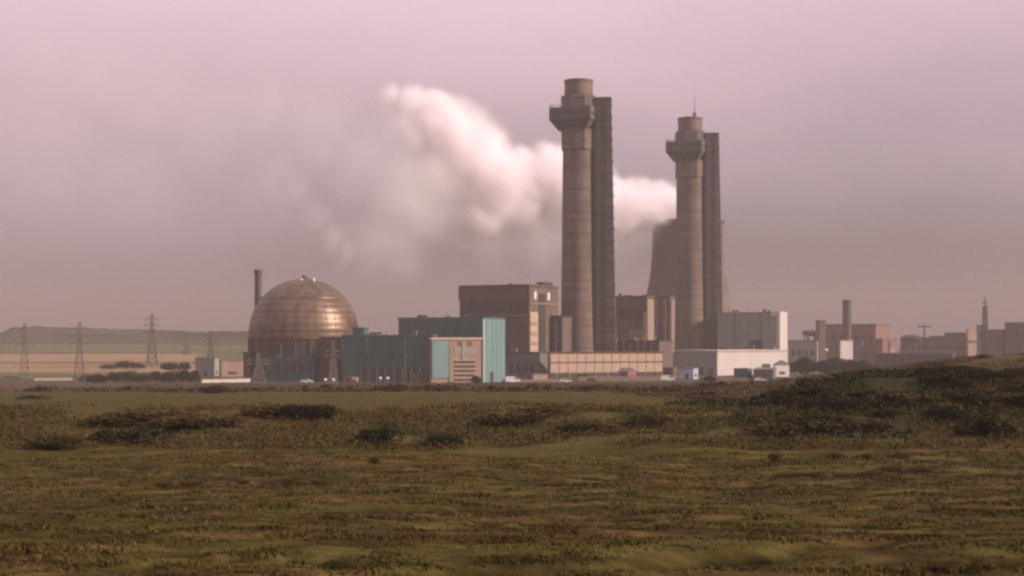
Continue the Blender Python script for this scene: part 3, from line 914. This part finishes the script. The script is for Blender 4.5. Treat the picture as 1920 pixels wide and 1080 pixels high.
rc = random.Random(4)
for b in ALLB:
    if b.W < 12 or b.D < 4 or b.H < 6: continue
    z0 = b.H+.5
    for k in range(int(min(7, b.W/6))):
        u0 = -b.W+1+rc.random()*(b.W-4); v0 = rc.uniform(.6, max(.8, b.D-3)); kd = rc.random()
        if kd < .45: b.part('roof_vent', MB().box(u0, u0+rc.uniform(1, 2.6), v0, v0+1.6, z0-.4, z0+rc.uniform(.7, 1.7)), M['roof'])
        elif kd < .75: b.part('vent_pipe', MB().lathe([(.25, z0-.4), (.25, z0+rc.uniform(1.2, 3.0))], 8, u0, v0), M['steel'])
        else: b.part('roof_duct', MB().box(u0, u0+rc.uniform(3, 5), v0, v0+.8, z0+.2, z0+.9), M['band'])
    if b.H > 12:
        s = MB()
        for u_ in (-b.W*.3, -b.W*.72):
            s.beam((u_, -.35, 0), (u_, -.35, b.H-.5), .22)
        b.part('drainpipe', s, M['roof'])

# ------------------------------------------------------------------ right-hand background
b = Bld('brick_works', 'long red brown works building with the short dark stack', 1537, 1642, 1668, 609, 1010, 36)
b.walls(M['brickfar']); b.parapet(M['roof'], .7, .5)
for i in range(7): b.front('window', b.u(1545+i*14), b.u(1553+i*14), 15, 20, M['band'], .2)
b.front('grey_extension', b.u(1570), b.u(1622), 0, 16, M['roof'], 5.0)
b = Bld('stepped_pink_block', 'pink brick end block stepping down from the long red brown works', 1640, 1655, 1683, 636, 1000, 48)
b.walls(M['brickfar']); b.parapet(M['roof'], .5)
b.side('window', b.D*.2, b.D*.8, 6, 10, M['peach'], .2)
stack(1588, 1000, 563, 3.0, 'short dark stack over the red brown works roof', M['darksteel'])
b = Bld('pale_pink_building', 'small pale pink building in front of the red brown works', 1574, 1576, 1599, 639, 960, 62)
b.walls(M['white']); b.parapet(M['redpaint'], .6); b.side('base_band', .5, b.D-.5, 0, 3, M['redpaint'], .2)
b = Bld('low_grey_sheds', 'low grey sheds left of the red brown works', 1478, 1532, 1540, 640, 980, 32)
b.walls(M['grey']); b.parapet(M['roof'], .8)
for i in range(4): b.front('window', b.u(1484+i*12), b.u(1491+i*12), 5, 9, M['band'], .15)
b = Bld('office_block', 'long low office block with two dark window rows on the far right', 1688, 1820, 1830, 634, 1040, 32)
b.walls(M['brown']); b.parapet(M['roof'], .7, .6)
for z in (3, 8.5):
    b.front('window_row', -b.W+1, -1, z, z+2.4, M['band'], .15)
    b.front('pale_sill', -b.W+.5, -.5, z-1.2, z-.15, M['buff'], .4)
b.part('roof_house', MB().box(b.u(1768), b.u(1808), 4, 14, b.H+.7, b.H+4.2), M['band'])
b.part('roof_house', MB().box(b.u(1740), b.u(1762), 5, 12, b.H+.7, b.H+1.9), M['roof'])
b = Bld('pink_tower_block', 'narrow pink tower block beside the greenish tower', 1812, 1815, 1831, 618, 1030, 55)
b.walls(M['peach']); b.parapet(M['redpaint'], .5); b.side('dark_band', .3, b.D-.3, 14, 15.5, M['band'], .2)
b = Bld('greenish_tower', 'small grey green tower under the lattice mast', 1831, 1848, 1856, 611, 1000, 40)
b.walls(M['tealgrey']); b.parapet(M['roof'], .6); b.front('window', b.u(1835), b.u(1843), 17, 21, M['band'], .15)
b = Bld('brown_hall', 'brown hall right of the lattice mast', 1850, 1880, 1890, 619, 980, 40)
b.walls(M['brown']); b.parapet(M['roof'], .6); b.front('window', b.u(1856), b.u(1876), 15, 19, M['band'], .15)
b = Bld('tall_brown_hall', 'tallest brown hall at the far right edge', 1884, 1946, 1990, 606, 960, 48)
b.walls(M['brown']); b.parapet(M['roof'], .8)
for i in range(4): b.front('window', b.u(1890+i*14), b.u(1898+i*14), 16, 21, M['band'], .15)
b = Bld('dark_long_shed', 'long low dark shed between the brown hill and the office block', 1640, 1786, 1792, 664, 760, 30)
b.walls(M['band']); b.part('roof', MB().box(-b.W-.4, .4, -.4, b.D+.4, b.H+.003, b.H+.5), M['roof'])
for i in range(6): b.front('door', b.u(1650+i*23), b.u(1662+i*23), 0, 3, M['dark'], .1)
# water tank on legs
def tank(px, d, ytop, label):
    e = empty('water_tank', (wx(px, d), d, GZ), 0, label, 'water tank')
    h = wz(ytop, d)-GZ
    MB().lathe([(1, h-5), (7, h-4), (7.4, h-2), (5.5, h-.5), (.5, h)], 20).build('tank', M['darksteel'], e, True)
    for a in range(6): MB().beam((6*math.cos(a), 6*math.sin(a), -1), (5*math.cos(a), 5*math.sin(a), h-3.8), .7).build('leg', M['darksteel'], e)
tank(1710, 1030, 627, 'round dark tank on legs above the low office roofs')
tank(1522, 1060, 618, 'flat round tank on legs left of the red brown works')

# ------------------------------------------------------------------ lattice masts and pylons
def lattice(s, w0, w1, z0, z1, n, t):
    c = lambda w, z, i: (w*(1 if i in (1, 2) else -1), w*(1 if i in (2, 3) else -1), z)
    for k in range(n):
        a, b_ = k/n, (k+1)/n
        wa, wb = w0+(w1-w0)*a, w0+(w1-w0)*b_
        za, zb = z0+(z1-z0)*a, z0+(z1-z0)*b_
        for i in range(4):
            j = (i+1) % 4
            s.beam(c(wa,za,i), c(wb,zb,i), t); s.beam(c(wa,za,i), c(wb,zb,j), t*.6); s.beam(c(wa,za,j), c(wb,zb,i), t*.6)
            s.beam(c(wb,zb,i), c(wb,zb,j), t*.6)
def pylon(px, d, ytop, label, w=1.6, t=.15, arms=3, group='electricity pylons', rz=20):
    zg = ground_at(px, d); h = wz(ytop, d)-zg
    e = empty('electricity_pylon', (wx(px, d), d, zg), R(rz), label, 'pylon', group)
    s = MB(); lattice(s, w, w*.34, -1, h*.62, 6, t); lattice(s, w*.34, .35, h*.62, h, 5, t*.8)
    s.build('lattice_body', M['pylonsteel'], e)
    for k in range(arms):
        z = h*(.66+.12*k); a = w*(1.5-.2*k)
        m = MB()
        for sg in (-1, 1):
            m.beam((0, -w*.25, z), (sg*a, 0, z), t*.7); m.beam((0, w*.25, z), (sg*a, 0, z), t*.7); m.beam((0, 0, z+h*.05), (sg*a, 0, z), t*.6)
        arm = m.build('crossarm', M['pylonsteel'], e)
        for sg in (-1, 1):
            MB().lathe([(.1, z-h*.045), (.22, z-h*.03), (.22, z-h*.012), (.1, z)], 6, sg*a, 0).build('insulator', M['pylonsteel'], arm)
    return e
pylon(46, 430, 606, 'lattice pylon at the far left in front of the tan field')
pylon(149, 455, 604, 'lattice pylon between the far left pylon and the dark trees', w=1.8)
pylon(285, 800, 588, 'hazy distant pylon with wide arms against the far hills', w=3.0, t=.34)
pylon(350, 1120, 636, 'smallest pylon by the end of the tan field', w=3, t=.36)
pylon(484, 400, 662, 'stubby lattice pylon standing before the golden dome left side', w=2.3, t=.2, arms=2)
pylon(624, 470, 640, 'slim lattice pylon before the golden dome right side', w=1.6, t=.2, arms=2)
pylon(395, 640, 620, 'faint grey pylon behind the grey square building', w=2.2, t=.24)
def mast(px, d, ytop, label, w):
    e = empty('lattice_mast', (wx(px, d), d, GZ), .3, label, 'mast')
    h = wz(ytop, d)-GZ
    s = MB(); lattice(s, w, w*.5, -1, h*.86, 12, .55); s.build('lattice_body', M['darksteel'], e)
    MB().beam((0,0,h*.84), (0,0,h), .6).build('aerial', M['darksteel'], e)
    for q in (.8, .9): MB().lathe([(w*.9, h*q), (w*.9, h*q+1)], 12).build('platform', M['darksteel'], e)
mast(1847, 990, 556, 'tall dark lattice mast rising over the greenish tower', 1.9)
def pole(px, d, ytop, label):
    e = empty('utility_pole', (wx(px, d), d, GZ), .1, label, 'pole')
    h = wz(ytop, d)-GZ
    MB().lathe([(.75, -1), (.5, h)], 8).build('post', M['darksteel'], e)
    MB().beam((-5, 0, h-1.2), (5, 0, h-1.2), .7).build('crossbar', M['darksteel'], e)
    for q in (-4, 0, 4): MB().lathe([(.4, h-1), (.3, h+1)], 6, q, 0).build('insulator', M['steel'], e)
pole(1733, 1000, 609, 'T-shaped pole before the long low office block')
e = empty('brick_shaft', (wx(1539, 985), 985, GZ), .3, 'slim brown shaft at the left end of the red brown works', 'shaft')
hh = wz(603, 985)-GZ
MB().box(-2.4, 2.4, -2.4, 2.4, -2, hh).build('shaft_wall', M['brown'], e)
MB().box(-2.9, 2.9, -2.9, 2.9, hh+.003, hh+1).build('cap', M['roof'], e)

# ------------------------------------------------------------------ lamps
def lamp(px, d, ytop, label, hd=.75):
    zg = ground_at(px, d); h = wz(ytop, d)-zg
    e = empty('street_lamp', (wx(px, d), d, zg), 0, label, 'lamp', 'white headed street lamps')
    MB().lathe([(.16, -.5), (.09, h-.4)], 8).build('post', M['steel'], e)
    MB().lathe([(.12, h-hd), (hd*.6, h-hd*.6), (hd*.7, h-.1), (hd*.3, h+.25)], 12).build('lamp_head', M['lamp'], e, True)
lamp(610, 455, 711, 'white headed lamp in front of the brown annex, left of its pair')
lamp(625, 455, 711, 'white headed lamp in front of the brown annex, right of its pair')
lamp(713, 455, 708, 'white headed lamp before the low teal hall, left of its pair')
lamp(727, 455, 708, 'white headed lamp before the low teal hall, right of its pair')
lamp(688, 450, 727, 'short white headed lamp left of the pair before the teal hall')
lamp(1549, 640, 655, 'single white headed lamp on the slope beside the low grey sheds', 1.3)
lamp(28, 520, 719, 'bright white lamp at the far left of the fields', 1.0)

# ------------------------------------------------------------------ vehicles
def vehicle(px, d, label, kind, m, rz=90):
    zg = ground_at(px, d)
    e = empty('parked_'+kind, (wx(px, d), d, zg), R(rz), label, kind, 'vehicles parked about the works')
    if kind == 'van': poly = [(-2.6,.35),(2.6,.35),(2.6,1.1),(1.9,1.3),(1.4,2.2),(-2.6,2.25)]; wd = .95; wb = 1.7
    else: poly = [(-2.1,.3),(2.1,.3),(2.1,.8),(1.2,.95),(.6,1.42),(-1.1,1.42),(-1.8,.95),(-2.1,.85)]; wd = .82; wb = 1.3
    MB().prism(poly, -wd, wd).build('body', m, e)
    if kind == 'van': gl = [(1.45,1.35),(1.82,1.35),(1.4,2.05),(.5,2.05),(.5,1.35)]
    else: gl = [(-1.5,.97),(1.1,.97),(.55,1.35),(-1.0,1.35)]
    MB().prism(gl, -wd-.01, wd+.01).build('window', M['glass'], e)
    for x in (-wb, wb):
        for y in (-wd, wd):
            s = MB(); n_ = 14
            vs = [(x+.33*math.cos(2*math.pi*i/n_), y+q, .33+.33*math.sin(2*math.pi*i/n_)) for q in (-.1, .1) for i in range(n_)]
            s.add(vs, [tuple(range(n_)), tuple(range(2*n_-1, n_-1, -1))]+[(i, (i+1) % n_, (i+1) % n_+n_, i+n_) for i in range(n_)])
            s.build('wheel', M['tyre'], e)
    for y in (-.6, .6):
        MB().box(poly[1][0]-.02, poly[1][0]+.04, y-.15, y+.15, .6, .8).build('headlight', M['lamp'], e)
vehicle(961, 505, 'white van near the foot of the pale teal end wall', 'van', M['whitepaint'], 10)
vehicle(1061, 510, 'white car below the left end of the cream panels', 'car', M['whitepaint'], 5)
vehicle(953, 516, 'dark car parked behind the white van', 'car', M['bluepaint'], 20)
vehicle(1110, 525, 'dark car parked below the cream panelled building', 'car', M['darksteel'], 0)
vehicle(1252, 535, 'white van parked left of the pale blue container', 'van', M['whitepaint'], 0)
vehicle(1330, 540, 'red car parked right of the pale blue container', 'car', M['redpaint'], 5)
vehicle(1426, 530, 'white car in front of the long low grey shed', 'car', M['whitepaint'], 8)
vehicle(575, 500, 'white car at the foot of the golden dome drum', 'car', M['whitepaint'], 0)

# ------------------------------------------------------------------ perimeter fence
def fence(p0, d0, p1, d1, label, n):
    x0, x1 = wx(p0, d0), wx(p1, d1)
    e = empty('perimeter_fence', (x0, d0, 0), 0, label, 'fence')
    pr = None; rails = MB()
    for i in range(n):
        t = i/(n-1); x = (x1-x0)*t; y = (d1-d0)*t
        z = float(H(x0+x, d0+y))
        MB().box(x-.09, x+.09, y-.09, y+.09, z-.3, z+1.7).build('post', M['wood'], e)
        if pr:
            for q in (.4, .8, 1.2, 1.6): rails.beam((pr[0], pr[1], pr[2]+q), (x, y, z+q), .07)
        pr = (x, y, z)
    rails.build('rail', M['wood'], e)
fence(640, 330, 1300, 345, 'long weathered post and rail fence below the works', 60)
fence(-20, 292, 640, 330, 'post and rail fence along the far field edge below the golden dome', 56)

# ------------------------------------------------------------------ vegetation
def leaf_cloud(n, rx, ry, rz_, size, rng, zc=None, lumps=9, flat=0.0):
    """n small leaf cards scattered through an uneven cluster of lumps; returns verts, quads."""
    L = rng.normal(size=(lumps, 3)); L /= np.linalg.norm(L, axis=1)[:, None]
    L[:, 2] = np.abs(L[:, 2])*.9-.15
    L *= rng.uniform(.25, .72, (lumps, 1)); lr = rng.uniform(.28, .52, lumps)
    k = rng.integers(0, lumps, n)
    p = rng.normal(size=(n, 3)); p /= np.linalg.norm(p, axis=1)[:, None]
    p = p*(rng.uniform(.45, 1, (n, 1))**.5)*lr[k][:, None]+L[k]
    p *= np.array([rx, ry, rz_]); p[:, 2] += rz_*.55 if zc is None else zc
    p[:, 2] = np.maximum(p[:, 2], .02)
    a = rng.normal(size=(n, 3)); a /= np.linalg.norm(a, axis=1)[:, None]
    b_ = np.cross(a, rng.normal(size=(n, 3))); b_ /= np.linalg.norm(b_, axis=1)[:, None]
    s = size*rng.uniform(.6, 1.4, (n, 1))
    V = np.stack([p-a*s-b_*s*.5, p+a*s-b_*s*.35, p+a*s*.8+b_*s*.5, p-a*s*.7+b_*s*.4], 1).reshape(-1, 3)
    return V, np.arange(n*4).reshape(-1, 4)
def leaf_obj(name, V, Q, m, parent=None):
    o = np_mesh(name, V, Q, m)
    if parent: o.parent = parent
    return o

vr = np.random.default_rng(5)
bush_meshes = {}
def bush_src(mk, k, n, size):
    key = (mk, k, n)
    if key not in bush_meshes:
        V, Q = leaf_cloud(n, 1, 1, 1, size, vr, lumps=10)
        o = leaf_obj('bush_source', V, Q, M[mk]); me = o.data; bpy.data.objects.remove(o)
        bush_meshes[key] = me
    return bush_meshes[key]
def bush(px, d, w, h, mk, label, group, n=900, size=.13, name='bush', dep=None):
    zg = ground_at(px, d)
    o = bpy.data.objects.new(name, bush_src(mk, random.randrange(4), n, size))
    COL.objects.link(o)
    o.location = (wx(px, d), d, zg-.12*h); o.scale = (w/2/.9, (dep or w)/2/.9, h/1.25)
    o.rotation_euler = (0, 0, random.uniform(-.4, .4))
    return tag(o, label, 'bush', group, 'thing')

def tree(px, d, h, w, mk, label, group):
    zg = ground_at(px, d)
    e = empty('broadleaf_tree', (wx(px, d), d, zg), random.uniform(0, 6), label, 'tree', group)
    s = MB().lathe([(.035*h, -.3), (.025*h, h*.3), (.012*h, h*.7)], 8)
    for i in range(5):
        a = random.uniform(0, 6.3); s.beam((0, 0, h*(.25+.08*i)), (w*.3*math.cos(a), w*.3*math.sin(a), h*(.5+.08*i)), .018*h)
    s.build('trunk', M['bark'], e)
    V, Q = leaf_cloud(1900, w/2, w/2, h*.62, .05*h, vr, zc=h*.36, lumps=14)
    leaf_obj('crown', V, Q, M[mk], e)

# dark trees on the left, in front of the tan field
TL = [(162,505,'short dark green tree at the left end of the tree belt below the tan field'),
      (188,500,'wide low dark green tree second from the left end of the tree belt'),
      (216,498,'dark green tree in the tree belt, right of the two leftmost'),
      (240,503,'full dark green tree in the middle left of the tree belt'),
      (268,497,'low rounded dark tree at the centre of the tree belt'),
      (294,505,'dark green tree just right of the centre of the tree belt'),
      (318,498,'leaning dark green tree right of centre in the tree belt'),
      (342,506,'tall dark green tree near the right end of the tree belt'),
      (362,512,'dark tree at the right end of the tree belt beside the grey square building')]
for i, (px, d, lb) in enumerate(TL):
    tree(px, d, [3.6,4,4.6,4.8,4.2,5,5.2,5.8,5][i], [7,8,8,9,9,8,8,8,6][i], 'leaf_green', lb, 'trees of the belt below the tan field')
for i, (px, d, h, w, lb) in enumerate([(205,730,3.6,11,'small brown tree clump left in the tan field edge'),(232,740,5.6,12,'dark round tree in the tan field edge'),
      (258,735,4,10,'low tree right of the dark round tree at the field edge'),(320,690,5.4,12,'bushy tree behind the right part of the tree belt'),(345,700,5,10,'last bushy tree behind the belt, by the grey square building')]):
    tree(px, d, h, w, 'leaf_dark', lb, 'trees at the lower edge of the tan field')
tree(1090, 545, 3.0, 5, 'leaf_green', 'lone small green tree below the cream panelled building', 'small trees at the works fence')
tree(895, 480, 3.4, 5, 'leaf_green', 'small dark green tree below the louvred office annex', 'small trees at the works fence')
tree(1330, 505, 3.2, 7, 'leaf_green', 'spreading low tree below the white low building', 'small trees at the works fence')

for i, (px, d, h, w, lb) in enumerate([(1490,640,8,12,'dark tree right after the white low building corner'),(1515,630,9.5,13,'second dark tree along from the white low building'),
      (1541,640,8.5,13,'dark tree under the single white lamp'),(1566,625,9,13,'dark tree below the pale pink building'),(1594,615,9,13,'dark tree before the long dark shed end'),
      (1622,600,8,13,'dark tree meeting the brown hillside')]):
    tree(px, d, h, w, 'leaf_green', lb, 'dark trees right of the white low building')
# hedge line bushes along the far edge of the field
for i in range(64):
    px = 60+i*20.5+random.uniform(-8, 8)
    d = 285+random.uniform(-8, 22)
    bush(px, d, random.uniform(2.2, 5.2), random.uniform(.7, 1.6), random.choice(['leaf_dark','leaf_brown','leaf_brown','leaf_green']),
         'low scrubby bush in the hedge line along the far field edge', 'bushes of the far field hedge line', n=420, size=.17)
for px, d, w, h, mk, lb in [(405, 262, 6.5, 1.7, 'leaf_dark', 'dark flat bush standing forward of the hedge line below the golden dome'),
      (1096, 280, 4.2, 1.5, 'leaf_dark', 'dark green bush forward of the hedge line below the cream panels'),
      (60, 178, 4.6, 1.0, 'leaf_brown', 'brown bush alone in the pale field at the left'),
      (582, 92, 4.6, 1.1, 'leaf_dark', 'big dark brown bush at the crest of the bank, left of centre'),
      (520, 93, 5, 1.0, 'leaf_brown', 'brown bush beside the big dark bush on the bank crest'),
      (270, 90, 8, .8, 'leaf_brown', 'wide brown bush on the bank crest left'),
      (370, 88, 6, .8, 'leaf_brown', 'olive brown bush halfway along the left bank'),
      (245, 82, 5, .9, 'leaf_green', 'green bush at the foot of the left bank'),
      (112, 80, 4, .7, 'leaf_brown', 'low brown bush at the foot of the bank near the left edge'),
      (712, 82, 2.8, 1.3, 'leaf_green', 'upright green bush at the foot of the bank centre left'),
      (835, 82, 3, .7, 'leaf_green', 'small green bush at the bank foot, right of the upright bush'),
      (955, 93, 5, .9, 'leaf_brown', 'reddish brown bush on the central bank'),
      (1105, 90, 5, .8, 'leaf_brown', 'rust coloured bush on the bank below the cream panels'),
      (1010, 96, 5, .6, 'leaf_brown', 'low brown bush at the very crest of the central bank'),
      (1210, 92, 3.4, 1.2, 'leaf_brown', 'brown bush on the bank right of centre'),
      (703, 68, .9, .5, 'leaf_dark', 'small dark tussock in the field below the upright bush'),
      (1452, 72, 1.1, .5, 'leaf_dark', 'small dark tussock, leftmost of four at the foot of the right rise'),
      (1565, 72, 1.1, .4, 'leaf_dark', 'small dark tussock, second of four at the foot of the right rise'),
      (1625, 72, 1.1, .4, 'leaf_dark', 'small dark tussock, third of four at the foot of the right rise'),
      (1682, 72, 1.3, .45, 'leaf_dark', 'small dark tussock, rightmost of four at the foot of the right rise')]:
    bush(px, d, w, h, mk, lb, 'bushes of the bank and field', n=3400 if w > 2 else 260, size=.045 if w > 2 else .09)
# bushes on the right rise
for i in range(70):
    px = random.uniform(1420, 1960); d = random.uniform(84, 135)
    if px < 1500 and d > 110: continue
    bush(px, d, random.uniform(2.0, 4.6), random.uniform(.6, 1.3), random.choice(['leaf_dark','leaf_dark','leaf_green','leaf_brown']),
         'dark gorse bush in the thicket covering the right hand rise', 'gorse bushes of the right hand rise', n=2400, size=.055)
for i in range(46):
    px = random.uniform(1290, 1960); d = random.uniform(150, 245)
    bush(px, d, random.uniform(2.0, 5.0), random.uniform(.4, .9), random.choice(['hill_brown','leaf_brown','hill_brown','leaf_brown']),
         'brownish bush on the open hillside behind the dark gorse thicket', 'scattered bushes of the brown hillside', n=500, size=.15)

# low heath scrub on the bank: nobody could count it
def scatter_quads(name, n, fx, m, size, hgt, label):
    rng = np.random.default_rng(len(name))
    x, y = fx(rng, n)
    z = H(x, y)
    a = rng.uniform(0, 6.28, n)
    tall = hgt*rng.uniform(.3, 1, n)
    zoff = tall*rng.uniform(0, 1, n)
    p = np.stack([x, y, z+zoff], -1)
    d1 = rng.normal(size=(n, 3)); d1 /= np.linalg.norm(d1, axis=1)[:, None]
    d2 = np.cross(d1, rng.normal(size=(n, 3))); d2 /= np.linalg.norm(d2, axis=1)[:, None]
    s = size*rng.uniform(.5, 1.5, (n, 1))
    V = np.stack([p-d1*s-d2*s*.5, p+d1*s-d2*s*.4, p+d1*s*.7+d2*s*.5, p-d1*s*.8+d2*s*.4], 1).reshape(-1, 3)
    o = np_mesh(name, V, np.arange(4*n).reshape(-1, 4), m)
    return tag(o, label, kind='stuff')
def bank_xy(rng, n):
    x = rng.uniform(-44, 52, n*3); y = rng.uniform(79, 104, n*3)
    k = fbm(x/4.5, y/3.0, 61, 3) > .47+.10*rng.normal(size=n*3)*.4
    return x[k][:n], y[k][:n]
def fit(fx):
    def g(rng, n):
        x, y = fx(rng, n)
        while len(x) < n:
            a, b_ = fx(rng, n); x = np.concatenate([x, a]); y = np.concatenate([y, b_])
        return x[:n], y[:n]
    return g
scatter_quads('bank_scrub', 110000, fit(bank_xy), M['leaf_brown'], .06, .5, 'brown heather and bramble scrub over the bank')
def rise_xy(rng, n):
    x = rng.uniform(14, 60, n*2); y = rng.uniform(84, 140, n*2)
    k = fbm(x/5, y/5, 63, 3) > .45
    return x[k][:n], y[k][:n]
scatter_quads('rise_undergrowth', 45000, fit(rise_xy), M['leaf_green'], .10, .6, 'dark green undergrowth over the right hand rise')
def hill_xy(rng, n):
    x = rng.uniform(18, 110, n*2); y = rng.uniform(135, 270, n*2)
    k = fbm(x/9, y/9, 65, 3) > .48
    return x[k][:n], y[k][:n]
scatter_quads('hillside_scrub', 32000, fit(hill_xy), M['hill_brown'], .13, .45, 'brown scrub over the open hillside')
def far_xy(rng, n):
    x = rng.uniform(-100, 70, n*2); y = rng.uniform(270, 440, n*2)
    k = fbm(x/14, y/10, 67, 3) > .47
    return x[k][:n], y[k][:n]
scatter_quads('rough_ground_scrub', 40000, fit(far_xy), M['leaf_brown'], .22, .9, 'rough brown and green scrub between field and works')

# grass: blades in tufts over the near field
def grass():
    rng = np.random.default_rng(77)
    Vs = []; Cs = []
    n = 230000
    y = 15*np.exp(rng.uniform(0, 1, n)**.85*np.log(78/15.))
    x = rng.uniform(-.44, .44, n)*(y+4)
    den = fbm(x/1.1, y/.8, 71, 4)
    big = fbm(x/14, y/2.4, 31, 4)
    k = den > .40+.10*rng.normal(size=n)*.6
    k &= (rut(x, y)[1] < .15) & (rut(x, y+.35)[1] < .3)
    x, y, den, big = x[k], y[k], den[k], big[k]; n = len(x)
    z = H(x, y)
    h = (.022+.075*np.clip((den-.45)*3, 0, 1)**1.5+.03*rng.random(n))*(1+.25*(y/40))
    w = .006*(1+y/14.)*rng.uniform(.6, 1.5, n)
    a = rng.uniform(0, 2*np.pi, n)
    lean = rng.normal(size=(n, 2))*h[:, None]*.55
    p = np.stack([x, y, z-.02], -1)
    dx = np.stack([np.cos(a)*w, np.sin(a)*w, 0*a], -1)
    top = p+np.stack([lean[:, 0], lean[:, 1], h], -1)
    mid = p+np.stack([lean[:, 0]*.35, lean[:, 1]*.35, h*.6], -1)
    V = np.stack([p-dx, p+dx, mid+dx*.8, top, mid-dx*.8], 1)
    V = V.reshape(-1, 3)
    i0 = np.arange(n)*5
    Q = np.stack([i0, i0+1, i0+2, i0+4], -1)
    T3 = np.stack([i0+4, i0+2, i0+3, i0+3], -1)
    # tips as degenerate-free triangles: build separately
    c = np.array([.068,.057,.016])*(1-sstep(.45,.6,big))[:, None]+np.array([.080,.054,.018])*sstep(.45,.6,big)[:, None]
    c = c*rng.uniform(.65, 1.3, (n, 1))*(.25+.75*mott(x, y)[:, None])
    c = c*(1-.75*rut(x, y)[1][:, None])
    dry = rng.random(n) < .05; c[dry] = np.array([.12,.09,.035])
    Cc = np.repeat(c, 5, 0)
    m = bpy.data.materials.new('grass_blades'); m.use_nodes = True
    nt = m.node_tree; b_ = nt.nodes['Principled BSDF']; b_.inputs['Roughness'].default_value = .8; b_.inputs['Specular IOR Level'].default_value = .03
    at = nt.nodes.new('ShaderNodeAttribute'); at.attribute_name = 'tone'; nt.links.new(at.outputs['Color'], b_.inputs['Base Color'])
    # pentagon blades
    F5 = np.stack([i0, i0+1, i0+2, i0+3, i0+4], -1)
    o = np_mesh('meadow_grass', V, F5, m, {'tone': Cc})
    tag(o, 'rough tufted grass over the near field', kind='stuff')
grass()
